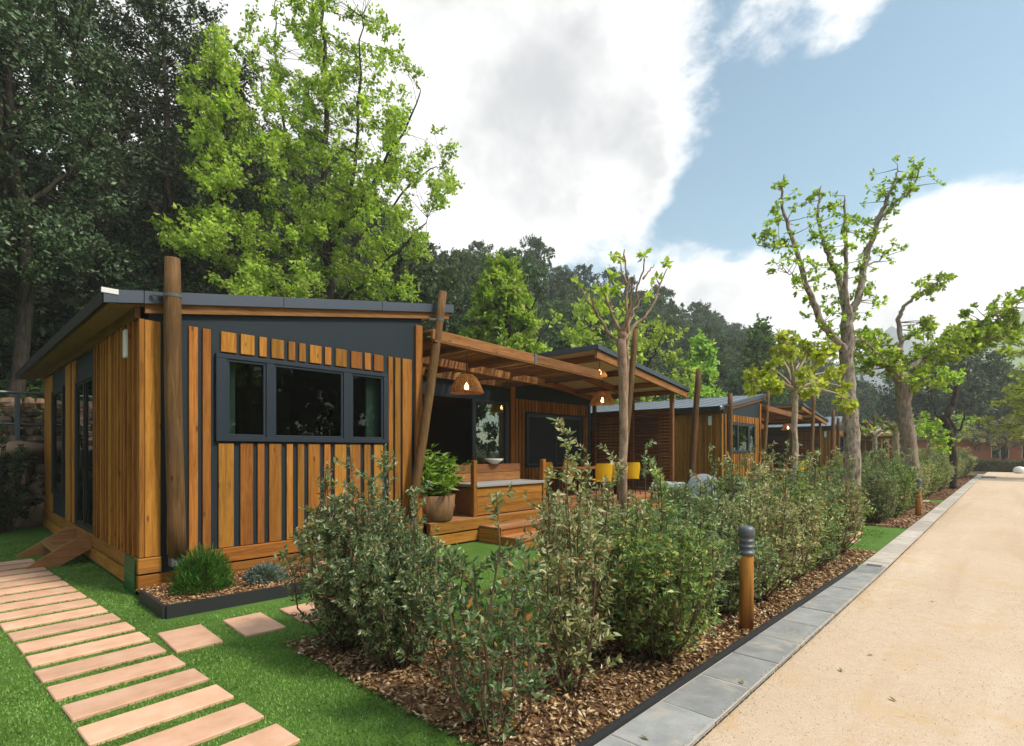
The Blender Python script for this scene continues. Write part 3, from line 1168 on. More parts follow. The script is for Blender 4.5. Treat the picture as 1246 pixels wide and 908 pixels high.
    for a, b in zip(xs[:-1], xs[1:]):
        mb = cmb()
        e = .004
        mb.prism_y([(a + e, zl(a) + .02), (b - e, zl(b) + .02), (b - e, zl(b) - .115), (a + e, zl(a) - .115)], y0 - .032, y0 - .002)
        mb.build('fascia', M['fascia'], rf)
    cmb().box(x0 - .035, y0 + .001, zl(x0) - .125, x0 - .003, y1, zl(x0) + .02, .004).build('eave_gutter', M['black'], rf)
    cmb().box(x1 + .003, y0 + .001, zl(x1) - .125, x1 + .03, y1, zl(x1) + .02, .004).build('eave_trim', M['fascia'], rf)
    c = cmb()
    c.box(x0 - .05, y0 - .04, zl(x0) - .02, x0 + .10, y0 - .028, zl(x0) + .035, .004)
    c.build('corner_clip', M['white'], rf)
    cmb().prism_y([(1.58, zl(1.58) - .105), (5.95, zl(5.95) - .105), (5.95, zl(5.95) - .215), (1.58, zl(1.58) - .215)], y0 + .012, y0 + .05).build('fascia_board', M['beam_x'], root)
    cmb().prism_y([(x0 + .02, zl(x0) - .105), (XW + .05, zl(XW) - .105), (XW + .05, zl(XW) - .125), (x0 + .02, zl(x0) - .125)], y0 + .052, y1).build('soffit', M['soffit'], root)
    cmb().box(XW - .06, YW + .02, 3.06, XW - .005, YB, 3.19, .004).build('eave_beam', M['beam_y'], root)
    cmb().prism_y([(XB, zl(XB) - .105), (5.98, zl(5.98) - .105), (5.98, zl(5.98) - .12), (XB, zl(XB) - .12)], y0 + .052, y1).build('soffit', M['ceiling'], root)
    # --- right canopy roof falling to the right
    a, b = 10.0, QX1
    ya, yb = 6.70, 15.6
    rf2 = cmb().prism_y([(a, zr(a)), (b, zr(b)), (b, zr(b) - .07), (a, zr(a) - .07)], ya, yb).build('roof', M['roof'], root)
    mb = cmb()
    for k in range(17):
        yy = ya + .15 + k * .53
        mb.bar((a + .01, yy, zr(a) + .012), (b - .01, yy, zr(b) + .012), .03, .03)
    mb.build('roof_seam', M['roof'], rf2)
    xs = [a - .02, 11.5, 13.0, b + .02]
    for u, v in zip(xs[:-1], xs[1:]):
        cmb().prism_y([(u + .004, zr(u) + .02), (v - .004, zr(v) + .02), (v - .004, zr(v) - .085), (u + .004, zr(u) - .085)], ya - .032, ya - .002).build('fascia', M['fascia'], rf2)
    cmb().box(a - .03, ya + .001, zr(a) - .10, a - .003, yb, zr(a) + .02, .004).build('eave_trim', M['fascia'], rf2)
    cmb().box(b + .003, ya + .001, zr(b) - .10, b + .03, yb, zr(b) + .02, .004).build('eave_trim', M['black'], rf2)
    cmb().prism_y([(a + .05, zr(a) - .085), (b - .03, zr(b) - .085), (b - .03, zr(b) - .10), (a + .05, zr(a) - .10)], ya + .06, YF).build('ceiling_panel', M['ceiling'], root)
    for yy in (ya + .05, 8.25, YF - .08):
        cmb().bar((a + .02, yy, zr(a + .02) - .19), (b - .06, yy, zr(b - .06) - .19), .07, .17, .006).build('rafter', M['beam_x'], root)
    for xx in (10.35, 11.75, 13.15, 14.15):
        cmb().box(xx - .035, ya + .09, zr(xx) - .245, xx + .035, YF - .12, zr(xx) - .105, .005).build('purlin', M['beam_y'], root)
    # --- pergola between the two roofs
    pz = lambda x: 3.57 - .032 * (x - 5.3)
    cmb().bar((5.46, 6.83, pz(5.46) - .09), (8.0, 6.83, pz(8.0) - .09), .055, .17, .006).build('pergola_beam', M['beam_x'], root)
    cmb().bar((8.03, 6.83, pz(8.03) - .09), (10.3, 6.83, pz(10.3) - .09), .055, .17, .006).build('pergola_beam', M['beam_x'], root)
    cmb().bar((5.46, 6.80, pz(5.46) - .205), (10.3, 6.80, pz(10.3) - .205), .08, .03, .005).build('pergola_ledge', M['beam_x'], root)
    br = cmb()
    br.box(7.98, 6.79, pz(8) - .20, 8.05, 6.875, pz(8) + .015)
    br.build('bracket', M['steel'], root)
    cmb().bar((5.46, YF - .06, 3.40), (10.3, YF - .06, 3.33), .08, .2, .006).build('pergola_beam', M['beam_x'], root)
    cmb().bar((5.46, 8.2, pz(5.5) - .20), (10.3, 8.2, pz(10.3) - .20), .07, .16, .006).build('pergola_beam', M['beam_x'], root)
    for xx in (6.2, 7.5, 8.8, 10.0):
        cmb().box(xx - .03, 6.86, pz(xx) - .21, xx + .03, YF - .12, pz(xx) - .08, .005).build('rafter', M['beam_y'], root)
    rd = cmb()
    for k in range(92):
        xx = 5.46 + k * .052
        if rc.random() < .12:
            continue
        rd.tube([(xx, 6.86, pz(xx) - .03 + rc.uniform(-.01, .01)), (xx + rc.uniform(-.03, .03), 8.3, pz(xx) - .035), (xx + rc.uniform(-.03, .03), YF - .1, pz(xx) - .03)], [.017] * 3, 5)
    rd.build('reed_cover', M['wicker'], root, kind='stuff')
    # --- facade of the living room
    fd = build_window(root, 'x', YF, -1, 8.98, 10.28, FL, 2.86, [(9.08, 10.18)], 'glass_g', 'glass_door')
    cmb().box(10.36, YF - .06, FL, 10.52, YF + .0, 3.3, .006).build('post', M['cedar_v'], root)
    for k in range(3):
        vboard(root, 10.58 + k * .13, 10.68 + k * .13, FL, 2.98, YF)
    for k in range(22):
        xx = 10.98 + k * .135
        if xx > 13.9:
            break
        vboard(root, xx, xx + .10, 2.66, 2.98, YF)
        if xx > 13.55:
            vboard(root, xx, xx + .10, FL, 2.64, YF)
        elif k % 1 == 0:
            vboard(root, xx, xx + .10, FL, 1.12, YF)
    sh_ = build_window(root, 'x', YF, -1, 11.0, 13.55, 1.15, 2.60, [(11.08, 12.25), (12.32, 13.47)], 'glass')
    for u0, u1 in ((11.09, 12.24), (12.33, 13.46)):
        cmb().box(u0, YF - .03, 1.2, u1, YF - .02, 2.55).build('roller_blind', M['anthracite'], sh_)
    t = cmb()
    t.box(7.15, 12.93, 1.5, 8.3, 12.97, 2.15, .01)
    t.build('television', M['black'], root)
    lamp = cmb()
    lamp.lathe([(.03, 0), (.10, .02), (.10, .30), (.03, .32)], 12, (8.95, 12.8, 2.35))
    lamp.build('interior_lamp', M['wall_lamp_lit'], root, True)
    # --- slatted screen on the terrace's right side
    for yy in (6.95, 8.2, 9.55):
        cmb().box(XR - .05, yy - .05, FL, XR + .05, yy + .05, 3.22, .006).build('post', M['beam_y'], root)
    for k in range(26):
        zz = FL + .04 + k * .092
        for (u0, u1) in ((7.0, 8.15), (8.25, 9.5)):
            s = cmb()
            s.bar((XR, u0 + .002, zz), (XR, u1 - .002, zz), .022, .066, .004, up=(.35, 0, 1))
            s.build('screen_slat', M['darkwood_x'], root)
    # --- leaning log posts with metal straps
    def log(p, q, r0, r1, seam=None):
        p, q = Vector(p), Vector(q)
        n = 9
        pts, rr = [], []
        for i in range(n + 1):
            f = i / n
            pts.append(p.lerp(q, f) + Vector((math.sin(f * 5 + p.x) * .008, 0, 0)))
            rr.append(r0 + (r1 - r0) * f + rc.uniform(-.0025, .0025))
        rr[-1] *= .93
        m = cmb()
        m.tube(pts, rr, 16)
        lg = m.build('log_post', M['log'], root, True)
        if seam is not None:
            c_ = p.lerp(q, seam)
            d_ = (q - p).normalized()
            st = cmb()
            st.tube([c_ - d_ * .018, c_ + d_ * .018], [r1 + .008] * 2, 16, False)
            st.bar(c_ + Vector((-r1 - .10, .06, 0)), c_ + Vector((-r1, .0, 0)), .02, .035)
            st.build('strap', M['zinc'], lg)
        sh = cmb()
        d_ = (q - p).normalized()
        sh.box(p.x - r0 * .72, p.y - r0 * .72, p.z - .10, p.x + r0 * .72, p.y + r0 * .72, p.z - .002, .006)
        sh.build('post_shoe', M['zinc'], lg)
        return lg
    log((1.855, 6.88, .40), (1.80, 6.84, 3.74), .092, .082, .875)
    log((5.08, 6.86, .55), (5.69, 6.82, 4.20), .075, .068, .87)
    log((10.72, 6.55, .55), (11.46, 6.58, 4.50), .085, .07, None)
    log((14.22, 6.45, .55), (14.84, 6.50, 3.86), .09, .08, None)
    return root


def build_deck():
    o = (5.45, 6.85, 0)
    root = thing('deck', o, 'raised timber deck of the nearest cabin with plank steps', 'deck')

    def mbx():
        return MB(o)
    for k in range(20):
        y0 = 6.86 + k * .142
        mbx().box(5.43, y0, FL - .028, XR + .1, y0 + .136, FL - .001, .004).build('deck_board', M['deck'], root)
    fr = mbx()
    fr.box(5.46, 6.90, .0, XR + .06, 6.96, FL - .03)
    fr.box(5.46, 9.55, .0, XR + .06, 9.6, FL - .03)
    fr.build('joist', M['beam_x'], root)
    for z0, z1 in ((.225, .412), (.03, .20)):
        mbx().box(5.43, 6.832, z0, XR + .1, 6.857, z1, .005).build('skirt_board', M['cedar_x'], root)
    for i, (y0, z) in enumerate(((6.28, .285), (5.78, .15))):
        for j in range(3):
            mbx().box(6.5, y0 + j * .182, z - .035, 10.8, y0 + j * .182 + .174, z, .005).build('step_tread', M['deck'], root)
        mbx().box(6.55, y0 + .02, .0, 10.75, y0 + .045, z - .037, .004).build('step_riser', M['cedar_x'], root)
    for xx in (6.505, 10.772):
        mbx().box(xx, 5.80, .0, xx + .025, 6.28, .112, .004).build('step_side', M['cedar_y'], root)
        mbx().box(xx, 6.285, .0, xx + .025, 6.83, .246, .004).build('step_side', M['cedar_y'], root)
    return root


cabin = build_cabin()
deck = build_deck()


# ------------------------------------------------------------------ terrace furniture
def pendant(x, y, z, r, cord, label, group='wicker pendant lamps of the terraces', lit=True):
    t = thing('pendant_lamp', (x, y, z), label, 'lamp', group)
    mb = MB()
    prof = [(r, 0), (r * .94, r * .16), (r * .78, r * .52), (r * .58, r * .88), (r * .36, r * 1.05)]
    rk_ = random.Random(int(x * 100))
    for k in range(34):
        a = 2 * math.pi * k / 34
        b_ = a + rk_.uniform(.2, .5)
        mb.tube([(p[0] * math.cos(a + (b_ - a) * i / 4), p[0] * math.sin(a + (b_ - a) * i / 4), p[1]) for i, p in enumerate(prof)], [.0055] * 5, 4)
        mb.tube([(p[0] * 1.01 * math.cos(a - (b_ - a) * i / 4), p[0] * 1.01 * math.sin(a - (b_ - a) * i / 4), p[1]) for i, p in enumerate(prof)], [.0055] * 5, 4)
    mb.build('shade', M['wicker_lit'], t)
    hp = MB()
    for k in range(11):
        q = k / 10 * 4
        i = min(int(q), 3)
        rr_ = prof[i][0] + (prof[i + 1][0] - prof[i][0]) * (q - i)
        zz_ = prof[i][1] + (prof[i + 1][1] - prof[i][1]) * (q - i)
        hp.tube([(rr_ * math.cos(2 * math.pi * j / 20), rr_ * math.sin(2 * math.pi * j / 20), zz_) for j in range(21)], [.007] * 21, 4, False)
    hp.build('ring', M['wicker_lit'], t)
    MB().tube([(0, 0, r * 1.02), (0, 0, r * 1.05 + cord)], [.008] * 2, 6).build('cord', M['black'], t)
    b = MB()
    b.lathe([(.012, .14), (.03, .10), (.042, .05), (.03, .01), (.0, 0)][::-1], 12, (0, 0, r * .15))
    b.build('bulb', M['bulb'] if lit else M['white'], t, True)
    return t


lampA = pendant(7.05, 7.75, 2.72, .33, .42, 'left wicker dome lamp hanging under the reed pergola')
lampB = pendant(11.95, 7.85, 2.80, .33, .34, 'larger wicker lamp hanging over the yellow chairs')
lampC = pendant(10.55, 7.0, 3.32, .17, .34, 'small wicker lamp hanging highest under the canopy')


def chair(label):
    t = thing('yellow_chair', (0, 0, 0), label, 'chair', 'yellow chairs round the terrace table')
    s = MB()
    s.add([(-.21, -.22, .44), (.21, -.22, .44), (.20, .20, .42), (-.20, .20, .42), (-.21, -.22, .465), (.21, -.22, .465), (.20, .20, .445), (-.20, .20, .445)],
          [(0, 3, 2, 1), (4, 5, 6, 7), (0, 1, 5, 4), (1, 2, 6, 5), (2, 3, 7, 6), (3, 0, 4, 7)])
    s.build('seat', M['yellow'], t)
    b = MB()
    n = 7
    rows = [(.44, .20, .20), (.60, .225, .22), (.78, .245, .225), (.86, .26, .20)]
    vs = []
    for z, y, w in rows:
        for i in range(n):
            f = i / (n - 1) * 2 - 1
            vs.append((f * w, y - .06 * f * f, z))
    for z, y, w in rows:
        for i in range(n):
            f = i / (n - 1) * 2 - 1
            vs.append((f * w, y - .06 * f * f + .018, z))
    k = n * len(rows)
    fs = []
    for off in (0, k):
        for r_ in range(len(rows) - 1):
            for i in range(n - 1):
                fs.append((off + r_ * n + i, off + r_ * n + i + 1, off + (r_ + 1) * n + i + 1, off + (r_ + 1) * n + i))
    for i in range(n - 1):
        fs.append(((len(rows) - 1) * n + i, (len(rows) - 1) * n + i + 1, k + (len(rows) - 1) * n + i + 1, k + (len(rows) - 1) * n + i))
    for r_ in range(len(rows) - 1):
        for i in (0, n - 1):
            fs.append((r_ * n + i, (r_ + 1) * n + i, k + (r_ + 1) * n + i, k + r_ * n + i))
    b.add(vs, fs)
    b.build('backrest', M['yellow'], t)
    for sx in (-1, 1):
        for sy in (-1, 1):
            MB().tube([(sx * .16, sy * .16, .44), (sx * .23, sy * .23, 0)], [.013, .011], 8).build('leg', M['black'], t)
    return t


chair0 = chair('yellow chair with its back to the road, left of the table')
spots = [(11.2, 7.40, math.pi - .55, None), (11.95, 7.42, math.pi - .6, 'yellow chair with its back to the road, middle of the table'),
         (12.75, 7.5, math.pi - .75, 'yellow chair turned slightly, beside the third log post'), (11.3, 8.95, .1, 'yellow chair at the far side of the table, left'),
         (12.2, 8.95, -.1, 'yellow chair at the far side of the table, right')]
CH = []
for i, (x, y, a, l) in enumerate(spots):
    if i == 0:
        c_ = chair0
        c_.location = (x, y, FL)
        c_.rotation_euler = (0, 0, a)
    else:
        c_ = dup(chair0, (x, y, FL), a, None, l)
    CH.append(c_)
tb = thing('dining_table', (11.75, 8.2, FL), 'dark dining table under the wicker lamps on the terrace', 'table')
MB().box(-.95, -.42, .70, .95, .42, .74, .008).build('table_top', M['beam_x'], tb)
for sx in (-1, 1):
    for sy in (-1, 1):
        MB().box(sx * .85 - .03, sy * .34 - .03, 0, sx * .85 + .03, sy * .34 + .03, .70, .004).build('leg', M['black'], tb)

# outdoor counter with a raised back
ct = thing('counter', (6.85, 7.12, FL), 'orange timber counter with grey top on the deck edge', 'counter')
for k in range(3):
    MB().box(-.30, -.20, .02 + k * .165, 1.50, -.175, .18 + k * .165, .005).build('front_board', M['cedar_x'], ct)
MB().box(-.28, -.17, .0, 1.48, .42, .50).build('body', M['beam_x'], ct)
MB().box(-.34, -.24, .52, 1.54, .46, .575, .006).build('countertop', M['countertop'], ct)
for k in range(2):
    MB().box(-.30, .40, .58 + k * .165, 1.5, .44, .74 + k * .165, .005).build('back_board', M['beam_x'], ct)
for xx in (-.40, 1.52):
    MB().box(xx, -.22, 0, xx + .085, -.13, 1.0, .006).build('post', M['cedar_v'], ct)
bowl = MB()
bowl.lathe([(.06, 0), (.14, .05), (.19, .10), (.18, .105), (.05, .02)], 16)
tag(bowl.build('bowl', M['white'], None, True), 'white bowl standing on top of the counter back', 'bowl').location = (7.6, 7.54, FL + .905)


def potted(loc, label):
    t = thing('potted_plant', loc, label, 'plant')
    p = MB()
    p.lathe([(.24, 0), (.27, .02), (.31, .36), (.29, .36), (.27, .30), (0, .30)], 20)
    p.build('pot', M['pot'], t, True)
    rng = np.random.default_rng(31)
    P, D, L, W = [], [], [], []
    st = MB()
    for k in range(60):
        a = rng.uniform(0, 6.28)
        sp = abs(rng.normal(.24, .14))
        h = rng.uniform(.25, .72)
        top = Vector((math.cos(a) * sp, math.sin(a) * sp, .34 + h * (1 - .5 * sp)))
        b0 = Vector((math.cos(a) * .08, math.sin(a) * .08, .3))
        st.tube([b0, (b0 + top) / 2 + Vector((0, 0, .05)), top], [.006, .005, .003], 4)
        for j in range(26):
            f = rng.uniform(.2, 1)
            q = b0.lerp(top, f)
            P.append((q.x, q.y, q.z))
            an = rng.uniform(0, 6.28)
            D.append((math.cos(an), math.sin(an), rng.uniform(-.3, .9)))
            L.append(rng.uniform(.09, .17))
            W.append(rng.uniform(.025, .045))
    st.build('stem', M['stem'], t)
    link('foliage', leaf_mesh('foliage', np.array(P), np.array(D), L, W, M['pot_leaf'], rng), t)
    return t


potted((5.72, 7.12, FL), 'leafy bright green plant in a wooden tub on the deck').scale = (1.2, 1.2, 1.2)


def stepladder():
    t = thing('door_step', (1.52, 10.2, 0), 'small timber step with slanted sides below the glass door', 'step')
    for yy in (-.62, .58):
        m = MB()
        m.prism_x([(0, 0)], 0, 0) if False else None
        prof = [(0.0, .39), (-.10, .41), (-.70, .03), (-.67, 0), (-.36, 0), (0.0, .20)]
        k = len(prof)
        vs = [(x, yy, z) for x, z in prof] + [(x, yy + .045, z) for x, z in prof]
        m.add(vs, [tuple(range(k)), tuple(range(2 * k - 1, k - 1, -1))] + [(i, i + k, (i + 1) % k + k, (i + 1) % k) for i in range(k)])
        m.build('side_board', M['step_wood'], t)
    MB().box(-.42, -.573, .185, -.05, .578, .22, .005).build('tread', M['step_wood'], t)
    mat = MB()
    mat.box(-.34, .0, .2205, -.12, .35, .226)
    mat.build('step_mat', M['wicker'], t)
    return t


stepladder()
sg = thing('green_notice', (XW - .046, YW + .02, 0), 'small dark green notice board on the plinth corner of the cabin', 'sign')
MB().box(-.018, .0, -.0, -.002, .46, .40, .003).build('board', M['sign_green'], sg)
for z, h, w in ((.205, .022, .36), (.16, .014, .38), (.13, .014, .3)):
    MB().box(-.0195, .05, z, -.0183, .05 + w, z + h).build('lettering', M['sign_line'], sg)

# planter strip with bark chips in front of the window
pl = thing('planter_edge', (1.48, 5.86, 0), 'low dark planter edging holding bark chips below the window', 'planter')
MB().bar((-.0, .84, .06), (.0, .01, .06), .03, .14).build('edge_board', M['edging'], pl)
MB().bar((.016, 0, .06), (3.2, -.20, .06), .03, .14).build('edge_board', M['edging'], pl)
sheet('planter_soil', [(.016, .016), (3.2, -.18), (3.2, 1.1), (.016, 1.1)], .07, M['mulch'], None, pl)
rng = np.random.default_rng(77)
n = 5200
X = rng.uniform(1.5, 4.65, n)
Y = rng.uniform(5.7, 6.98, n)
k = Y > 5.88 - .0625 * (X - 1.48)
P = np.stack([X[k], Y[k], rng.uniform(.075, .10, k.sum())], 1)
tag(link('bark_chips', chips_mesh('bark_chips', P, rng, .03, .07, M['barkchip']), None, 'stuff'), 'orange brown bark chips filling the planter strip', 'bark chips', None, 'stuff')


def round_shrub(name, loc, r, h, n, ll, lw, mat, label, upright, seed):
    t = thing(name, loc, label, 'shrub')
    rng = np.random.default_rng(seed)
    S = sphere_pts(rng, n)
    S[:, 2] = abs(S[:, 2])
    rad = rng.uniform(.35, 1.0, (n, 1)) ** .5 * (1 + .18 * np.sin(S[:, :1] * 9 + S[:, 1:2] * 7))
    P = S * rad * np.array([r, r, h])
    D = S * (1 - upright) + np.array([0, 0, upright]) + rng.normal(0, .25, (n, 3))
    link('foliage', leaf_mesh('foliage', P, D, rng.uniform(.6, 1.2, n) * ll, rng.uniform(.7, 1.2, n) * lw, mat, rng), t)
    st = MB()
    for k in range(9):
        a = k * .7
        st.tube([(0, 0, 0), (math.cos(a) * r * .3, math.sin(a) * r * .3, h * .4), (math.cos(a) * r * .6, math.sin(a) * r * .6, h * .75)], [.008, .006, .003], 5)
    st.build('stem', M['stem'], t)
    return t


round_shrub('green_shrub', (1.98, 6.42, .08), .26, .40, 5200, .085, .006, M['needle'], 'feathery bright green shrub at the foot of the log post', .5, 3)
round_shrub('grey_shrub', (2.62, 6.35, .08), .20, .17, 2600, .045, .014, M['bluegrey'], 'low blue grey cushion shrub among the bark chips', .15, 4)

# things behind the hedge on the next lawn
cv = thing('covered_grill', (8.35, 3.58, 0), 'grey fabric covered grill behind the hedge', 'grill')
m = MB()
m.lathe([(.30, .02), (.29, .3), (.27, .75), (.25, 1.05), (.19, 1.17), (.06, 1.22), (0, 1.225)], 18)
m.build('cover', M['tarp'], cv, True)
wt = thing('garden_table', (7.95, 3.98, 0), 'white garden table with black legs behind the hedge', 'table')
MB().box(-.2, -.2, 1.0, .2, .2, 1.09, .02).build('table_top', M['white'], wt)
for sx in (-1, 1):
    for sy in (-1, 1):
        MB().tube([(sx * .18, sy * .18, 1.0), (sx * .22, sy * .22, 0)], [.015, .015], 8).build('leg', M['black'], wt)

# ------------------------------------------------------------------ the rest of the row
OFF = [(16.7, .15, -.20), (33.2, .30, -.30), (49.6, .45, -.35)]
ORD = ['second', 'third', 'fourth']
for i, (dx, dy, dz) in enumerate(OFF):
    d3 = Vector((dx, dy, dz))
    dup(cabin, CO + d3, 0, None, ORD[i] + ' timber cabin along the row, counted from the nearest one')
    dup(deck, Vector((5.45, 6.85, 0)) + d3, 0, None, 'raised timber deck of the %s cabin along the row' % ORD[i])
    if i == 0:
        a = dup(lampA, lampA.location + d3, 0, None, 'pale wicker dome lamp hanging on the terrace of the second cabin')
        dup(lampB, lampB.location + d3, 0, None, 'wicker lamp under the canopy of the second cabin')
        dup(ct, ct.location + d3, 0, None, 'timber counter on the deck of the second cabin')
        dup(tb, tb.location + d3, 0, None, 'dark dining table on the deck of the second cabin')
        for j, c_ in enumerate(CH[:3]):
            dup(c_, c_.location + d3, c_.rotation_euler.z, None, 'yellow chair on the deck of the second cabin', 'yellow chairs of the second cabin')
#@@PLANTS
# ------------------------------------------------------------------ plants
def add_tube_fast(mb, pts, r0, r1, n=5):
    k = len(pts)
    mb.tube(pts, [r0 + (r1 - r0) * i / (k - 1) for i in range(k)], n, False)


def hedge_bush(name, label, seed, w, h, nst, mat, leaf=.055, per=15, twigs=7, low=.10, bare=0.0, tall=2):
    """upright leafy shoots from one base; root thing with foliage and stem children"""
    t = thing(name, (0, 0, 0), label, 'hedge bush')
    rng = np.random.default_rng(seed)
    st = MB()
    P, D = [], []
    for k in range(nst):
        a = rng.uniform(0, 2 * math.pi)
        rr = w * rng.uniform(.05, 1) ** .6
        hh = h * rng.uniform(.70, 1.0) * (1 - .25 * (rr / w) ** 2)
        if k < tall:
            hh = h * rng.uniform(1.05, 1.28)
            rr *= .6
        b0 = np.array([math.cos(a) * rr * .25, math.sin(a) * rr * .25, 0])
        top = np.array([math.cos(a) * rr, math.sin(a) * rr, hh])
        m1 = b0 + (top - b0) * .4 + np.array([math.cos(a), math.sin(a), 0]) * rr * .22 + rng.normal(0, .03, 3)
        m2 = b0 + (top - b0) * .75 + np.array([math.cos(a), math.sin(a), 0]) * rr * .14 + rng.normal(0, .03, 3)
        axis = [b0, m1, m2, top]
        add_tube_fast(st, axis, .0085, .003, 5)

        def at(f):
            f *= 3
            i = min(int(f), 2)
            return axis[i] + (axis[i + 1] - axis[i]) * (f - i)
        shoots = []
        for j in range(twigs):
            f = rng.uniform(max(low, bare), 1)
            p = at(f)
            an = rng.uniform(0, 2 * math.pi)
            L = rng.uniform(.12, .27) * (1.2 - .55 * f)
            d = np.array([math.cos(an), math.sin(an), rng.uniform(.3, 1.4)])
            d /= np.linalg.norm(d)
            shoots.append((p, p + d * L))
        shoots.append((at(.78), at(1.0)))
        for p, q in shoots:
            add_tube_fast(st, [p, (p + q) / 2 + rng.normal(0, .006, 3), q], .003, .0015, 3)
            m = per
            f = np.sort(rng.uniform(.05, 1.0, m))[:, None]
            pts = p + (q - p) * f
            d = unit((q - p)[None, :])
            side = unit(np.cross(np.repeat(d, m, 0), rng.normal(size=(m, 3))))
            dd = d * rng.uniform(.35, .9, (m, 1)) + side
            P.append(pts)
            D.append(dd)
    P, D = np.concatenate(P), np.concatenate(D)
    n = len(P)
    L = rng.uniform(.6, 1.3, n) * leaf
    st.build('stem', M['stem'], t)
    link('foliage', leaf_mesh('foliage', P, D, L, L * rng.uniform(.30, .46, n), M[mat], rng), t)
    return t


rh = random.Random(99)
G1 = 'hedge bushes of the near stretch'
# the near corner, seen leaf by leaf
B = {}
B['big'] = hedge_bush('hedge_bush', 'broad dense dark green bush hiding the end of the planter edging', 41, .54, 1.32, 84, 'hedge', .045, 19, 11, .03, 0, 5)
B['big']['group'] = G1
B['big'].location = (2.32, 3.95, 0)
b2 = hedge_bush('hedge_bush', 'dense dark bush standing on the lawn edge right of the broadest bush', 42, .48, 1.14, 66, 'hedge', .045, 19, 12, .03)
b2['group'] = G1
b2.location = (2.34, 3.30, 0)
b2.scale = (.84, .84, .95)
bc = hedge_bush('hedge_bush', 'thin see-through corner bush with a bare central stem, nearest of all', 43, .40, 1.10, 17, 'hedge_corner', .050, 15, 11, .03, 0, 1)
bc['group'] = G1
bc.location = (2.14, 2.12, 0)
bd = hedge_bush('hedge_bush', 'straggly tall bush with pale yellowish leaves reaching above the deck counter', 44, .28, 1.36, 17, 'hedge_dry', .050, 19, 10, .04, 0, 4)
bd['group'] = G1
bd.location = (2.86, 2.12, 0)
be = hedge_bush('hedge_bush', 'half bare bush with brown leaves before the deck steps', 45, .36, 1.12, 24, 'hedge_dry', .046, 17, 9, .05)
be['group'] = G1
be.location = (3.42, 2.38, 0)
bf = hedge_bush('hedge_bush', 'fresh green bush with red tipped shoots near the first wooden bollard', 46, .46, 1.16, 50, 'hedge_green', .046, 18, 11, .02)
bf['group'] = G1
bf.location = (3.74, 1.98, 0)
bg_ = hedge_bush('hedge_bush', 'deep green bush touching the left side of the nearer bollard', 47, .42, 1.08, 52, 'hedge', .045, 18, 11, .02)
bg_['group'] = G1
bg_.location = (4.38, 2.08, 0)
V = [hedge_bush('hedge_bush', 'olive green bush of the near hedge directly right of the nearer bollard', 50, 0.47, 1.22, 50, 'hedge', .045, 18, 10, .03),
     hedge_bush('hedge_bush', 'olive green bush in the middle of the near hedge along the kerb', 51, 0.49, 1.28, 50, 'hedge_dry', .045, 18, 10, .03),
     hedge_bush('hedge_bush', 'greener bush near the open end of the near hedge', 52, 0.47, 1.20, 50, 'hedge_green', .045, 18, 10, .03)]
for v, (x, y) in zip(V, ((5.24, 2.04), (5.95, 2.02), (7.35, 2.0))):
    v.location = (x, y, 0)
    v['group'] = G1
V[0].scale = (.95, .95, .82)
more = [(6.65, 1.98, 1, 'pale olive bush right of the yellowish bush in the near hedge'), (8.05, 2.0, 0, 'rounded olive bush one before the last of the near hedge'),
        (9.45, 2.0, 2, 'greenest bush at the very end of the near hedge beside the opening'), (8.75, 2.0, 1, 'second last bush of the near hedge, pale olive'),
        (9.80, 2.35, 0, 'small bush at the foot of the tall street tree, last of the near hedge')]
back = [(5.5, 2.75, 0), (7.15, 2.74, 0), (7.75, 2.78, 2), (8.45, 2.75, 1), (9.0, 2.7, 0), (9.6, 2.68, 2), (4.1, 2.75, 1)]
for (x, y, k, l) in more:
    dup(V[k], (x, y, 0), rh.uniform(0, 6.28), rh.uniform(.98, 1.08), l, G1)
for (x, y, k) in back:
    dup(V[k], (x, y, 0), rh.uniform(0, 6.28), rh.uniform(1.02, 1.14), 'olive hedge bush in the back row of the near hedge', 'back row bushes of the near hedge')
for (x0, x1, l, g) in ((13.9, 20.4, 'olive hedge bush of the second stretch, past the two light pavers', 'hedge bushes of the second stretch'),
                       (22.3, 46.2, 'small looking hedge bush of the far stretch at the end of the road', 'hedge bushes of the far stretch')):
    x = x0
    while x < x1:
        for yy in ((2.14, 2.75) if x < 36 else (2.2,)):
            dup(V[rh.randrange(3)], (x + rh.uniform(-.12, .12), yy + rh.uniform(-.08, .08), 0), rh.uniform(0, 6.28), rh.uniform(.95, 1.18), l, g)
        x += .72


# ------------------------------------------------------------------ bollards
def bollard(loc, label):
    t = thing('bollard_light', loc, label, 'bollard', 'wooden bollard lights along the kerb')
    m = MB()
    m.lathe([(.060, 0), (.060, .66), (.057, .67)], 20)
    m.build('post', M['bollard_wood'], t, True)
    m = MB()
    m.lathe([(.062, .672), (.070, .674), (.070, .70), (.060, .703), (.060, .735), (.067, .738), (.067, .752), (.060, .755), (.060, .785), (.067, .788), (.067, .802), (.060, .805), (.060, .835), (.070, .838), (.070, .88), (.066, .905), (.05, .922), (.0, .93)], 20)
    m.build('cap', M['steel'], t, True)
    return t


bo = bollard((4.93, 1.72, 0), 'nearer wooden bollard light with grey cap beside the kerb')
dup(bo, (16.05, 1.60, 0), .4, None, 'second bollard light farther along the kerb, smaller looking')


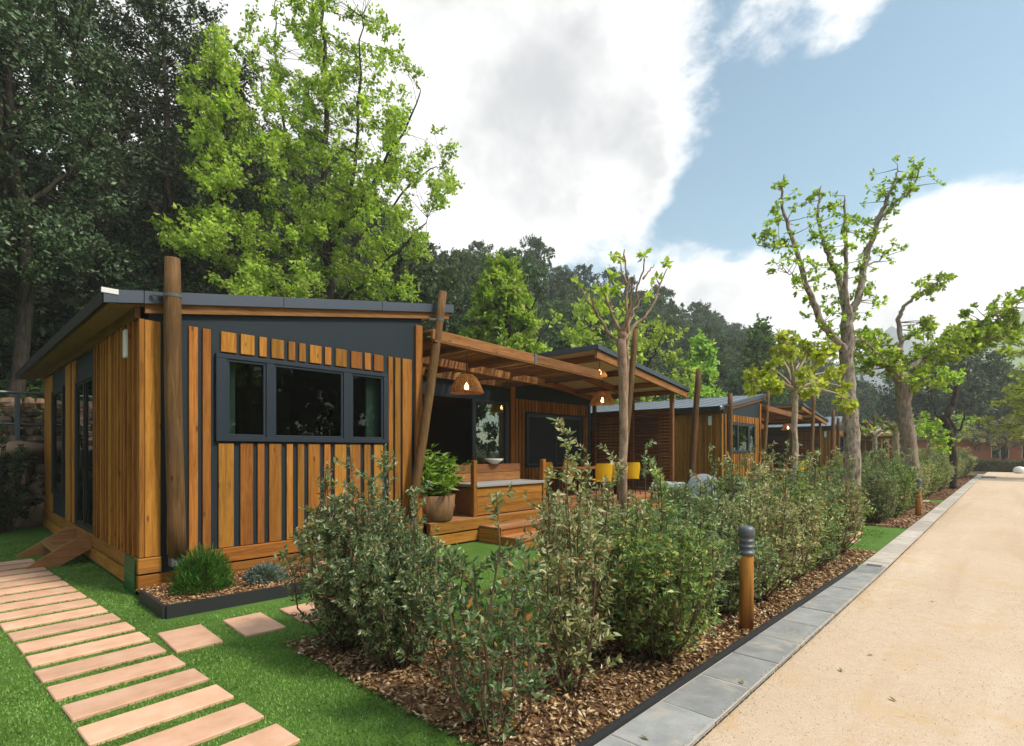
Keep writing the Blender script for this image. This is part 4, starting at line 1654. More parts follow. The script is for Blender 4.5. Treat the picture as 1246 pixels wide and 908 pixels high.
# ------------------------------------------------------------------ trees
def limb_tree(name, label, cat, base, limbs, tufts, bmat, lmat, seed, leaf, twig_r=.012, n=8, group=None, ratio=.6, wob=.02, fold=.3, twigs=True):
    """limbs: list of ([points], [radii]); tufts: (centre, radius, leaf count); parts trunk, limbs and crown"""
    t = thing(name, base, label, cat, group)
    rng = np.random.default_rng(seed)
    tr = MB()
    skel = []

    def refine(pts, rr, k):
        out, ro = [], []
        P = [Vector(p) for p in pts]
        for i in range(len(P) - 1):
            p0, p1, p2, p3 = P[max(i - 1, 0)], P[i], P[i + 1], P[min(i + 2, len(P) - 1)]
            for j in range(k):
                f = j / k
                q = .5 * ((2 * p1) + (p2 - p0) * f + (2 * p0 - 5 * p1 + 4 * p2 - p3) * f * f + (3 * p1 - p0 - 3 * p2 + p3) * f ** 3)
                if i or j:
                    q = q + Vector(rng.normal(0, wob, 3))
                out.append(q)
                ro.append((rr[i] + (rr[i + 1] - rr[i]) * f) * rng.uniform(.93, 1.07))
        out.append(P[-1])
        ro.append(rr[-1])
        return out, ro
    lb = MB()
    for i, (pts, rr) in enumerate(limbs):
        q, ro = refine(pts, rr, 5)
        (tr if i == 0 else lb).tube(q, ro, n if rr[0] > .04 else 6)
        skel += [(p, r) for p, r in zip(q, ro)]
    SK = np.array([tuple(p) for p, r in skel])
    P, D, LL = [], [], []
    for c, rad, m in tufts:
        c = np.array(c)
        if twigs:
            dist = np.linalg.norm(SK - c, axis=1) + np.where(SK[:, 2] > c[2] + .1, .6 * rad + .5 * leaf * 4, 0)
            s = SK[dist.argmin()]
            if np.linalg.norm(s - c) > rad * .5:
                mid = (s + c) / 2 + rng.normal(0, .05 * np.linalg.norm(s - c), 3)
                add_tube_fast(lb, [s, mid, c], twig_r * 1.6, twig_r * .6, 4)
        k = max(2, m // 14)
        for j in range(k):
            d = rng.normal(size=3)
            d[2] += .25
            d /= np.linalg.norm(d)
            e = c + d * rad * rng.uniform(.5, 1.0)
            if twigs:
                add_tube_fast(lb, [c, e], twig_r * .5, twig_r * .25, 3)
            mm = max(1, m // k)
            f = rng.uniform(.15, 1.05, (mm, 1))
            P.append(c + (e - c) * f + rng.normal(0, rad * .10, (mm, 3)))
            D.append(d * .6 + rng.normal(0, .8, (mm, 3)) + np.array([0, 0, -.15]))
    tr.build('trunk', M[bmat], t, True)
    if lb.v:
        lb.build('limbs', M[bmat], t, True)
    if P:
        P, D = np.concatenate(P), np.concatenate(D)
        L = rng.uniform(.6, 1.25, len(P)) * leaf
        link('crown', leaf_mesh('crown', P, D, L, L * ratio * rng.uniform(.8, 1.2, len(P)), M[lmat], rng, fold, .2), t)
    return t


def px_frame(px0, py0, dep):
    """turns a sighting (column, row, metres nearer or farther than the foot) into metres from the tree's foot"""
    foot = view_dir(px0, py0) * dep

    def f(px, py, dz=0.0):
        return view_dir(px, py) * (dep + dz) - foot
    return f


rt_ = random.Random(5)
TR = 'trees of the planted row behind the hedge'
# first young pollard in front of the deck
dep = 5.05
bx_, by_ = view_dir(758, 755).x * dep, view_dir(758, 755).y * dep
f = px_frame(758, 755, dep)
L1 = [([f(757, 755), f(758, 640), f(759, 520), f(757, 428), f(757, 405)], [0.047, 0.042, 0.040, 0.043, 0.044]),
      ([f(757, 430), f(746, 412, .05), f(727, 385, .12), f(702, 341, .2)], [0.020, 0.014, 0.011, 0.006]),
      ([f(757, 408), f(748, 390, -.05), f(738, 365, -.12), f(731, 347, -.18)], [0.018, 0.013, 0.009, 0.006]),
      ([f(758, 408), f(762, 385, .02), f(763, 345, .05), f(760, 304, .08)], [0.023, 0.014, 0.011, 0.006]),
      ([f(758, 406), f(768, 378, -.1), f(777, 350, -.2), f(784, 318, -.3)], [0.018, 0.012, 0.009, 0.005]),
      ([f(760, 415), f(771, 398, .1), f(792, 378, .2), f(801, 352, .28), f(812, 327, .32)], [0.021, 0.016, 0.012, 0.009, 0.005]),
      ([f(757, 412), f(745, 385, .2), f(741, 350, .3)], [0.012, 0.009, 0.005]),
      ([f(762, 400), f(776, 372, .15), f(792, 352, .22)], [0.011, 0.007, 0.004])]
L1 += [([f(757, 600, .03), f(761, 500, .06), f(764, 410, .05), f(766, 370, .0), f(772, 335, -.1)], [.018, .02, .018, .012, .006]),
       ([f(746, 412, .05), f(735, 402, .3), f(720, 395, .4)], [.014, .01, .005]), ([f(763, 345, .05), f(757, 330, .15), f(755, 318, .2)], [.011, .008, .004]),
       ([f(783, 340, -.2), f(790, 330, -.15), f(796, 322, -.1)], [.01, .007, .003]), ([f(727, 385, .12), f(720, 365, .0), f(718, 352, 0)], [.012, .008, .004])]
tf = [(f(720, 393, .4), .06, 10), (f(718, 352, 0), .05, 8), (f(755, 318, .2), .05, 8), (f(784, 314, -.3), .05, 14), (f(748, 312, .0), .05, 12), (f(812, 325, .32), .05, 12), (f(702, 342, .2), .05, 6), (f(799, 340, .25), .05, 10),
      (f(731, 352, -.15), .07, 22), (f(750, 350, .1), .08, 26), (f(741, 338, .3), .06, 16), (f(733, 372, -.1), .07, 14), (f(790, 362, .2), .06, 12), (f(755, 375, .1), .06, 12)]
limb_tree('pollard_tree', 'young pollarded tree with bare upright limbs before the deck', 'tree', (bx_, by_, 0), L1, tf, 'bark_young', 'mulb', 61, .07, .006, 10, TR, .75, .006)
# second pollard: umbrella of drooping leaves
dep = 8.2
v = view_dir(967, 548)
f = px_frame(967, 675, dep)
L2 = [([f(966, 675), f(967, 580), f(967, 520), f(967, 487), f(966, 470)], [0.051, 0.045, 0.043, 0.047, 0.047])]
tf = []
rr = random.Random(8)
for (ex, ey, dz) in ((933, 448, .1), (920, 462, -.2), (945, 425, .4), (958, 418, -.4), (985, 424, .3), (1002, 436, -.3), (1022, 470, .2), (1010, 452, .6), (940, 470, -.5), (990, 462, -.5), (972, 440, .8), (1030, 485, 0)):
    L2.append(([f(966, 474), f((966 + ex) / 2, (474 + ey) / 2 - 6, dz * .5), f(ex, ey, dz)], [.03, .018, .009]))
    for q in range(5):
        tf.append((f(ex + rr.uniform(-12, 12), ey + rr.uniform(-10, 14), dz + rr.uniform(-.15, .15)), .12, 26))
limb_tree('pollard_tree', 'small pollarded tree with an umbrella of drooping lime leaves before the second cabin', 'tree', (v.x * dep, v.y * dep, 0), L2, tf, 'bark_pale', 'mulb', 62, .10, .006, 9, TR, .72, .008)
# main tall street tree
dep = 10.6
v = view_dir(1036, 548)
f = px_frame(1036, 646, dep)
L3 = [([f(1037, 646), f(1037, 560), f(1034, 490), f(1031, 440), f(1031, 390), f(1030, 372)], [0.172, 0.148, 0.132, 0.124, 0.112, 0.072]),
      ([f(1031, 432), f(1012, 408, -.15), f(998, 388, -.25), f(984, 352, -.3), f(966, 296, -.4), f(952, 252, -.35), f(954, 212, -.3)], [0.084, 0.068, 0.064, 0.054, 0.040, 0.027, 0.012]),
      ([f(968, 300, -.4), f(950, 297, -.6), f(922, 298, -.8)], [0.028, 0.018, 0.008]),
      ([f(1030, 385), f(1022, 343, .2), f(1010, 315, .25), f(1001, 290, .3), f(995, 256, .35), f(1000, 225, .4)], [0.068, 0.056, 0.048, 0.038, 0.027, 0.011]),
      ([f(1030, 375), f(1028, 330, -.1), f(1029, 280, -.15), f(1028, 238, -.2)], [0.056, 0.040, 0.029, 0.011]),
      ([f(1031, 392), f(1043, 366, .1), f(1053, 320, .2), f(1068, 272, .25), f(1078, 245, .25), f(1088, 222, .3), f(1092, 205, .3)], [0.080, 0.068, 0.056, 0.044, 0.036, 0.024, 0.011]),
      ([f(1070, 268, .25), f(1090, 245, .1), f(1108, 232, 0), f(1119, 204, -.1)], [0.036, 0.030, 0.022, 0.010]),
      ([f(1031, 420), f(1046, 412, .3), f(1066, 426, .6), f(1078, 440, .8)], [0.040, 0.032, 0.024, 0.011]),
      ([f(986, 356, -.3), f(972, 340, -.5), f(958, 332, -.6)], [0.024, 0.016, 0.008]),
      ([f(1053, 322, .2), f(1066, 318, .4), f(1080, 306, .5)], [0.024, 0.016, 0.008])]
tf = []
rr = random.Random(12)
for pts, rad_ in L3[1:]:
    for i in range(len(pts) - 1):
        for q in range(7):
            s = rr.random()
            if i == 0 and s < .5 and rr.random() < .7:
                continue
            p = pts[i].lerp(pts[i + 1], s)
            tf.append((p + Vector((rr.gauss(0, .17), rr.gauss(0, .17), rr.uniform(-.12, .30))), .13, rr.choice((10, 16, 24))))
for (ex, ey) in ((965, 340), (1012, 430), (1015, 300), (1040, 290), (1060, 350), (1050, 385), (1068, 360), (1008, 372), (1018, 258), (1036, 262), (1108, 215), (1104, 222), (930, 292), (942, 270)):
    for q in range(3):
        tf.append((f(ex + rr.uniform(-8, 8), ey + rr.uniform(-10, 10), (-.75 if ex < 970 else 0) + rr.uniform(-.2, .2)), .14, 18))
limb_tree('street_tree', 'tall street tree with rough grey bark and sparse upright limbs', 'tree', (v.x * dep, v.y * dep, 0), L3, tf, 'bark_tree', 'plane', 63, .078, .006, 14, TR, .7, .012)
# spreading tree to its right
dep = 14.6
v = view_dir(1109, 548)
f = px_frame(1109, 619, dep)
L4 = [([f(1110, 619), f(1108, 560), f(1102, 510), f(1098, 470), f(1096, 455)], [0.204, 0.187, 0.178, 0.170, 0.128]),
      ([f(1098, 466), f(1082, 446, -.3), f(1070, 426, -.5), f(1052, 416, -.7), f(1036, 410, -.9)], [0.111, 0.093, 0.076, 0.051, 0.017]),
      ([f(1096, 460), f(1092, 440, .1), f(1097, 415, .2), f(1093, 392, .3), f(1098, 376, .3), f(1112, 362, .3), f(1124, 354, .2), f(1142, 342, .1)], [0.085, 0.072, 0.064, 0.060, 0.051, 0.038, 0.025, 0.012]),
      ([f(1099, 460), f(1116, 440, .2), f(1138, 430, .4), f(1160, 424, .5), f(1180, 412, .5), f(1194, 392, .4), f(1215, 380, .3), f(1240, 365, .2), f(1262, 352, .1)], [0.111, 0.089, 0.076, 0.068, 0.060, 0.047, 0.038, 0.025, 0.010]),
      ([f(1160, 424, .5), f(1190, 420, .9), f(1226, 408, 1.1)], [0.043, 0.030, 0.013])]
tf = []
for pts in ([f(1085, 446, -.3), f(1036, 408, -.9)], [f(1110, 440, .2), f(1180, 410, .5)], [f(1180, 410, .5), f(1262, 352, .1)], [f(1165, 420, .5), f(1226, 400, 1.1)]):
    for q in range(62):
        s = rr.random()
        p = pts[0].lerp(pts[1], s)
        tf.append((p + Vector((rr.gauss(0, .3), rr.gauss(0, .3), rr.uniform(-.35, .32))), .22, rr.choice((18, 26, 34))))
for (ex, ey, k) in ((1136, 345, 5), (1126, 352, 6), (1148, 340, 4), (1090, 452, 10), (1105, 470, 8), (1122, 452, 8), (1140, 470, 4), (1116, 408, 6), (1128, 398, 8)):
    for q in range(k):
        tf.append((f(ex + rr.uniform(-9, 9), ey + rr.uniform(-8, 8), rr.uniform(-.5, .5)), .2, 24))
limb_tree('street_tree', 'spreading street tree with a long leafy arm reaching right', 'tree', (v.x * dep, v.y * dep, 0), L4, tf, 'bark_plane', 'plane', 64, .12, .01, 12, TR, .7, .015)
# crooked bare tree beyond it
dep = 22.0
v = view_dir(1160, 548)
f = px_frame(1160, 595, dep)
L5 = [([f(1160, 595), f(1160, 550), f(1152, 520), f(1150, 508), f(1160, 490), f(1166, 470)], [0.144, 0.130, 0.144, 0.144, 0.122, 0.058]),
      ([f(1154, 508), f(1166, 524, -.3), f(1172, 512, -.4), f(1175, 495, -.4)], [0.065, 0.050, 0.036, 0.014]),
      ([f(1150, 512), f(1140, 506, .2), f(1137, 495, .2)], [0.058, 0.036, 0.014]),
      ([f(1165, 475), f(1160, 458, .1), f(1152, 446, .2)], [0.043, 0.029, 0.014])]
tf = []
for (ex, ey, k) in ((1150, 455, 9), (1140, 470, 8), (1160, 462, 7), (1130, 520, 14), (1118, 512, 9), (1144, 528, 10), (1150, 540, 9)):
    for q in range(k):
        tf.append((f(ex + rr.uniform(-12, 12), ey + rr.uniform(-8, 8), rr.uniform(-.8, .8)), .28, 26))
limb_tree('street_tree', 'crooked dark stub of a tree with curling bare branches past the cabins', 'tree', (v.x * dep, v.y * dep, 0), L5, tf, 'bark_dark', 'plane', 65, .13, .01, 10, TR, .7, .02)
# small pale pollards farther along
FARP = [(1090, 522, 15.5, 'pale pollard stump with curling bare arms before the third cabin'), (1130, 530, 23, 'pale pollard stump left of the crooked tree'),
        (1064, 530, 19.5, 'thin pale pollard behind the tall tree')]
for i, (px, py, dep, lab) in enumerate(FARP):
    v = view_dir(px, 548)
    f = px_frame(px, 548 + H * F_PX / dep, dep)
    k = 15.5 / dep
    LL_ = [([f(px, 548 + H * F_PX / dep), f(px + 1, 560), f(px, py + 2 * k)], [.085, .075, .085])]
    for (ex, ey, dz) in ((-26, -22, .1), (-10, -14, -.3), (10, -22, .2), (22, -18, -.2), (32, -12, .3), (-18, -4, .4)):
        LL_.append(([f(px, py + 3 * k), f(px + ex * .4 * k, py + ey * .35 * k, dz * .5), f(px + ex * .75 * k, py + (ey * .55 + 3) * k, dz), f(px + ex * k, py + ey * k, dz)], [.06, .045, .035, .018]))
    tf = [(f(px + rr.uniform(-24, 24) * k, py - rr.uniform(4, 20) * k, rr.uniform(-.4, .4)), .12, 12) for q in range(7)]
    limb_tree('pollard_tree', lab, 'tree', (v.x * dep, v.y * dep, 0), LL_, tf, 'bark_pale', 'plane', 70 + i, .10, .006, 8, TR, .6, .012)


# ------------------------------------------------------------------ generic crowns
def crown_tree(name, label, seed, h, crown_r, crown_z0, clumps, per, leaf, lmat, bmat='bark_dark', tr=.18, shape='round', group=None, cat='tree', ratio=.6, cl_r=.45):
    rng = np.random.default_rng(seed)
    limbs = [([(0, 0, -.4), (rng.normal(0, .06) * h * .3, rng.normal(0, .06) * h * .3, h * .3), (rng.normal(0, .1), rng.normal(0, .1), h * .6), (rng.normal(0, .15), rng.normal(0, .15), h * .95)], [tr, tr * .8, tr * .55, tr * .1])]
    for k in range(9):
        a = rng.uniform(0, 6.28)
        z0 = h * rng.uniform(.25, .7)
        z1 = min(z0 + h * rng.uniform(.15, .35), h * .97)
        r = crown_r * rng.uniform(.5, .9)
        limbs.append(([(0, 0, z0), (math.cos(a) * r * .5, math.sin(a) * r * .5, z0 + (z1 - z0) * .4), (math.cos(a) * r, math.sin(a) * r, z1)], [tr * .45, tr * .3, tr * .08]))
    tufts = []
    for k in range(clumps):
        f = rng.uniform(0, 1)
        z = crown_z0 + (h - crown_z0) * f
        if shape == 'cone':
            rm = crown_r * (1 - f) ** .75 * (.5 + .5 * min(1, f / .15)) + .1
        elif shape == 'column':
            rm = crown_r * (1 - f ** 3) * (.6 + .4 * min(1, f / .2))
        else:
            rm = crown_r * math.sqrt(max(0.02, 1 - (2 * f - .8) ** 2 / 1.44)) * (1 + .25 * math.sin(k * 1.7))
        a = rng.uniform(0, 6.28)
        r = rm * math.sqrt(rng.uniform(.12, 1))
        tufts.append(((math.cos(a) * r, math.sin(a) * r, z), cl_r * rng.uniform(.7, 1.3), per))
    return limb_tree(name, label, cat, (0, 0, 0), limbs, tufts, bmat, lmat, seed, leaf, .015, 8, group, ratio, .03, .3, True)


def hill_z(x, y):
    b = 18.5 if x > 3 else 16.2
    t = max(0.0, y - b)
    z = .74 * min(t, 36) + .02 * max(0, t - 36)
    if x <= 3:
        z += 1.3 * min(1, t / .4)
    z *= .52 + .48 * min(1, max(0, (x + 2) / 20)) if t > 6 else 1 - .48 * (1 - min(1, max(0, (x + 2) / 20))) * t / 6
    z *= 1 - .15 * math.exp(-((x - 46) / 28) ** 2) + .10 * min(1, max(0, (x - 80) / 40))
    z *= 1 + .06 * math.sin(x * .11) + .04 * math.sin(x * .31 + y * .2)
    if x > 150:
        z *= max(.3, 1 - (x - 150) / 300)
    return z


# hillside terrain
xs = [-80 + 6 * i for i in range(10)] + [-20 + 1.5 * i for i in range(28)] + [22 + 6 * i for i in range(10)] + [82 + 14 * i for i in range(22)]
ys = [16.2, 16.6, 17, 18, 18.5, 19.2] + [20.5 + 2.2 * i for i in range(16)] + [60, 80, 120, 200]
vs, fs = [], []
for x in xs:
    for y in ys:
        zz = hill_z(x, y)
        vs.append((x, y, zz - .05 + rt_.uniform(-.12, .12) * min(1, max(0, y - 18))))
for i in range(len(xs) - 1):
    for j in range(len(ys) - 1):
        a = i * len(ys) + j
        fs.append((a, a + len(ys), a + len(ys) + 1, a + 1))
mb = MB()
mb.add(vs, fs)
ho = mb.build('hillside', M['hill'], None, True, 'structure', 'wooded hillside rising behind the cabins')

# dark oaks on the hill: three kinds copied over the slope
OAK = [crown_tree('oak_tree', 'x', 101, 6.5, 2.9, 1.0, 120, 60, .26, 'oak_far', tr=.16, cl_r=.62),
       crown_tree('oak_tree', 'x', 102, 7.5, 2.6, 1.2, 120, 60, .26, 'oak_far', tr=.18, cl_r=.60),
       crown_tree('oak_tree', 'x', 103, 5.8, 3.2, .8, 120, 60, .26, 'oak_far', tr=.16, cl_r=.66)]
GO = 'dark oaks on the wooded hillside'
cnt = 0
used = [False] * 3
ro_ = random.Random(17)
y = 20.0
row = 0
while y < 53:
    x = -14 + (row % 2) * 1.8
    while x < 240:
        step = 3.3 + .030 * max(0, x) + .035 * (y - 20)
        xx, yy = x + ro_.uniform(-.9, .9), y + ro_.uniform(-1.2, 1.2)
        dpt = xx * CT + yy * ST
        rgt = xx * ST - yy * CT
        vis = dpt > 4 and -1.12 < rgt / dpt < 1.05
        if xx < 12:
            vis = vis and ro_.random() < (.35 if yy < 30 else .22)
        if vis and cnt < 290:
            k = ro_.randrange(3)
            s = ro_.uniform(.72, 1.12) * (1 + .0028 * max(0, x))
            zz = hill_z(xx, yy) - .2
            if not used[k]:
                o = OAK[k]
                o.location = (xx, yy, zz)
                o.scale = (s, s, s)
                used[k] = True
            else:
                o = dup(OAK[k], (xx, yy, zz), ro_.uniform(0, 6.28), (s, s, s * ro_.uniform(.85, 1.2)))
            o['label'] = 'dark grey green oak on the wooded hillside behind the cabins'
            o['group'] = GO
            cnt += 1
        x += step
    y += 3.5 + .04 * (y - 20)
    row += 1

# tall dark trees at the left, gaps of sky between them
TD = [crown_tree('tall_oak', 'tall dark oak at the far left of the wood', 111, 15, 3.6, 3.5, 260, 130, .135, 'oak', tr=.24, cl_r=.75),
      crown_tree('tall_oak', 'tall dark tree just left of the bright lime tree', 112, 16, 3.2, 4.5, 260, 130, .135, 'oak', tr=.22, cl_r=.7),
      crown_tree('tall_oak', 'slim dark tree seen above the cabin eave', 113, 13, 2.6, 3.5, 220, 130, .13, 'oak', tr=.2, cl_r=.6)]
LT = [(0, -2.6, 17.6, 1.05), (1, 5.6, 21.5, 1.0), (2, 1.3, 19.2, 1.0)]
LT2 = [(0, -6.0, 19, 1.15, 'tallest dark oak cut by the left edge of the view'), (1, -1.0, 21.5, 1.05, 'dark tree behind the left end of the stone bank'),
       (2, 3.4, 23.0, 1.1, 'dark slim tree deeper in the wood above the eave corner'), (0, 7.8, 24.5, .9, 'dark oak behind the left half of the lime tree'),
       (1, 11.5, 25.0, .74, 'dark tree behind the right half of the lime tree'), (2, -4.0, 24.5, 1.2, 'dark tree high on the slope at the left edge'),
       (0, 14.8, 26, .60, 'dark oak right of the lime tree on the slope'), (2, -.2, 26.5, 1.0, 'dark slim tree highest on the slope at the left')]
for k, x, y, s in LT:
    TD[k].location = (x, y, hill_z(x, y) - .2)
    TD[k].scale = (s, s, s)
    TD[k]['group'] = 'tall dark trees at the left'
for k, x, y, s, l in LT2:
    dup(TD[k], (x, y, hill_z(x, y) - .2), ro_.uniform(0, 6.28), s, l, 'tall dark trees at the left')

# undergrowth on the lower slope at the left
rng = np.random.default_rng(55)
n = 9000
X = rng.uniform(-9, 9, n)
Y = rng.uniform(17.0, 27, n)
c = rng.uniform(0, 1, n)
Zb = np.array([hill_z(a, b) for a, b in zip(X, Y)])
P = np.stack([X, Y, Zb + rng.uniform(0, .35, n)], 1)
D = np.stack([rng.normal(0, 1, n), rng.normal(0, 1, n), rng.uniform(-.1, .5, n)], 1)
L = rng.uniform(.15, .40, n)
tag(link('undergrowth', leaf_mesh('undergrowth', P, D, L, L * .35, M['under'], rng), None, 'stuff'), 'low ferny undergrowth on the forest floor', 'undergrowth', None, 'stuff')

# the big lime green tree above the roof
dep = 19.0
v = view_dir(398, 548)
zb = hill_z(v.x * dep, v.y * dep) - .2
f = px_frame(398, 548 + H * F_PX / dep - zb * F_PX / dep, dep)
py0 = 548 + (H - zb) * F_PX / dep
LB = [([f(398, py0), f(399, 400), f(398, 300), f(394, 220), f(398, 110), f(392, 10), f(388, -70)], [0.195, 0.165, 0.143, 0.112, 0.083, 0.053, 0.022]),
      ([f(399, 330), f(412, 280, -.5), f(432, 200, -1), f(438, 110, -1.3), f(440, 20, -1.5)], [0.090, 0.075, 0.060, 0.038, 0.015]),
      ([f(398, 320), f(375, 270, .6), f(352, 190, 1.1), f(338, 90, 1.4), f(335, 0, 1.5)], [0.083, 0.068, 0.053, 0.038, 0.015]),
      ([f(400, 340), f(440, 290, .5), f(480, 250, .8), f(510, 215, 1.0), f(540, 200, 1.2)], [0.068, 0.053, 0.038, 0.030, 0.011]),
      ([f(402, 300), f(450, 230, -.8), f(490, 160, -1.2), f(512, 110, -1.5)], [0.068, 0.053, 0.038, 0.015]),
      ([f(398, 360), f(330, 320, -.8), f(260, 300, -1.2), f(205, 292, -1.6)], [0.075, 0.053, 0.034, 0.011]),
      ([f(398, 380), f(450, 340, -1.2), f(490, 300, -1.6), f(520, 265, -1.8)], [0.068, 0.045, 0.034, 0.011]),
      ([f(384, 290), f(320, 230, .3), f(275, 160, .6), f(250, 70, .8)], [0.075, 0.053, 0.038, 0.015])]
EL = [(262, 95, 32, 60, 34), (265, 190, 36, 55, 34), (250, 285, 58, 34, 40), (320, 345, 70, 26, 40), (430, 345, 75, 24, 42), (350, 270, 60, 45, 34),
      (390, 180, 60, 70, 38), (420, 60, 60, 70, 34), (345, 60, 48, 60, 34), (470, 110, 40, 60, 20), (500, 230, 48, 50, 20), (440, 260, 60, 50, 38), (520, 190, 28, 46, 8),
      (545, 215, 12, 24, 6), (490, 300, 40, 26, 20), (400, -40, 90, 50, 40), (325, 150, 40, 50, 26), (460, 180, 45, 50, 26), (405, 190, 50, 90, 26), (410, 290, 60, 40, 26), (390, 90, 45, 60, 18)]
tf = []
rr = random.Random(40)
for (cx, cy, ax, ay, n) in EL:
    for q in range(n):
        a = rr.uniform(0, 6.28)
        s = math.sqrt(rr.random())
        dd = rr.gauss(0, 1.5) - (2.6 if cx < 340 else 0)
        tf.append((f(cx + ax * s * math.cos(a), cy + ay * s * math.sin(a), dd), .46, rr.choice((55, 90, 125))))
limb_tree('lime_tree', 'tall loose tree with bright lime green leaves above the nearest cabin', 'tree', (v.x * dep, v.y * dep, zb), LB, tf, 'bark_dark', 'lime', 80, .125, .006, 9, None, .7, .05)


def place_px(o, px, dep, zoff=0.0, s=1.0):
    v = view_dir(px, 548)
    x, y = v.x * dep, v.y * dep
    o.location = (x, y, hill_z(x, y) - .1 + zoff)
    o.scale = (s, s, s)
    return o


a = crown_tree('poplar_tree', 'dense fresh green cone shaped tree behind the reed pergola', 121, 6.7, 2.1, 1.0, 260, 70, .17, 'lime_dense', tr=.14, shape='cone', cl_r=.42)
place_px(a, 612, 24.5, 0, 1.52)
b = crown_tree('lime_tree', 'small lime green tree behind the canopy of the nearest cabin', 122, 5.4, 1.5, 1.2, 90, 42, .17, 'lime', tr=.10, cl_r=.4)
place_px(b, 722, 29.5, .2, 1.86)
dup(b, Vector((view_dir(784, 548).x * 33.5, view_dir(784, 548).y * 33.5, 0)), 2.0, 1.85, 'lime green tree peeping out right of the third log post')
a2 = crown_tree('poplar_tree', 'small bright green cone tree behind the second cabin', 123, 5.4, 1.0, 1.0, 110, 46, .18, 'lime_dense', tr=.1, shape='column', cl_r=.36)
place_px(a2, 852, 39.5, -.2, 1.9)
a3 = crown_tree('poplar_tree', 'mid green tree behind the roof of the second cabin', 124, 8.2, 1.9, 1.2, 150, 50, .22, 'mid', tr=.13, shape='cone', cl_r=.5)
place_px(a3, 924, 49, -.3, 1.66)
dup(b, Vector((view_dir(1163, 548).x * 52, view_dir(1163, 548).y * 52, 0)), 4.0, 1.0, 'lime green tree low at the end of the cabin row')

# end of the road
E1 = crown_tree('evergreen_tree', 'huge dark evergreen at the end of the road', 131, 12.5, 5.6, 1.0, 230, 90, .34, 'oak', tr=.3, cl_r=1.1)
place_px(E1, 1172, 58, 0, 1)
E1.location.z = -.3
dup(E1, (view_dir(1210, 548).x * 64, view_dir(1210, 548).y * 64, -.3), 2, .95, 'second dark evergreen right of the huge one')
dup(E1, (view_dir(1128, 548).x * 62, view_dir(1128, 548).y * 62, -.3), 4, 1.0, 'dark evergreen left of the huge one, behind the crooked tree')
dup(E1, (view_dir(1250, 548).x * 74, view_dir(1250, 548).y * 74, -.3), 1, .95, 'dark evergreen above the terracotta building')
R1 = dup(b, (42, -3.6, -.2), 1, 2.1, 'light green tree at the right edge of the view')
R1.scale = (2.05, 2.05, 1.75)
R1.location = (42.5, -2.5, -.2)
R2 = crown_tree('olive_tree', 'low olive brown tree before the terracotta building', 133, 4.2, 3.0, 1.9, 70, 40, .2, 'autumn', tr=.12, cl_r=.6)
place_px(R2, 1222, 47)
R2.location.z = -.1
dup(R2, (view_dir(1262, 548).x * 45, view_dir(1262, 548).y * 45, -.1), 2, 1.1, 'low olive brown tree cut by the right edge')

v = view_dir(1214, 556)
bld = thing('terracotta_building', (65, 3.2, 0), 'low terracotta building at the end of the gravel road', 'building', None, R(0))
m = MB()
m.wall('y', 0, .2, -7.5, 4.0, 0, 2.6, [(-3.2, -2.0, .9, 2.1), (-5.4, -4.0, .9, 2.1)])
m.box(.2, -7.5, 0, 6, -7.3, 2.6)
m.box(.2, 3.8, 0, 6, 4, 2.6)
m.build('wall', M['terracotta'], bld)
m = MB()
m.box(-.5, -8, 2.6, 6.4, 4.4, 2.75)
m.build('roof', M['roof'], bld)
for y0, y1 in ((-3.2, -2.0), (-5.4, -4.0)):
    m = MB()
    m.box(.08, y0, .9, .10, y1, 2.1)
    wn = m.build('window', M['glass'], bld)
    m = MB()
    for yy in (y0, (y0 + y1) / 2 - .03, y1 - .06):
        m.box(.02, yy, .9, .07, yy + .06, 2.1)
    m.build('frame', M['white'], wn)
m = MB()
m.box(.25, -7, 0, 5.9, 3.7, .02)
m.build('floor', M['inside'], bld)

# clipped hedge closing the road
rng = np.random.default_rng(66)
hg = thing('clipped_hedge', (54, -1.5, 0), 'low clipped dark hedge closing the end of the road', 'hedge')
n = 15000
P = np.stack([rng.uniform(-.45, .45, n), rng.uniform(-6.5, 4.6, n), rng.uniform(0, .78, n)], 1)
sd = rng.integers(0, 3, n)
P[sd == 0, 0] = -.45 + rng.normal(0, .02, (sd == 0).sum())
P[sd == 1, 2] = .78 + rng.normal(0, .02, (sd == 1).sum())
D = rng.normal(0, 1, (n, 3)) + np.array([-.8, 0, .4])
link('foliage', leaf_mesh('foliage', P, D, rng.uniform(.06, .13, n), rng.uniform(.04, .07, n), M['oak'], rng), hg)
m = MB()
m.box(-.40, -6.5, 0, .42, 4.6, .72)
m.build('stem', M['stem'], hg)
wb = MB()
wb.lathe([(.34, 0), (.44, .16), (.42, .40), (.28, .58), (0, .64)], 16)
o = wb.build('planter_bowl', M['white'], None, True)
o.location = (51.5, -.52, 0)
o.scale = (.75, .75, .75)
tag(o, 'white rounded pot at the right end of the road', 'pot')
mt = MB()
mt.box(-.9, -.5, 0, .9, .5, .03, .01)
o = mt.build('manhole_cover', M['steel'])
o.location = (42.5, 1.05, -.006)
tag(o, 'dark flat cover on the gravel where the kerb ends', 'cover')

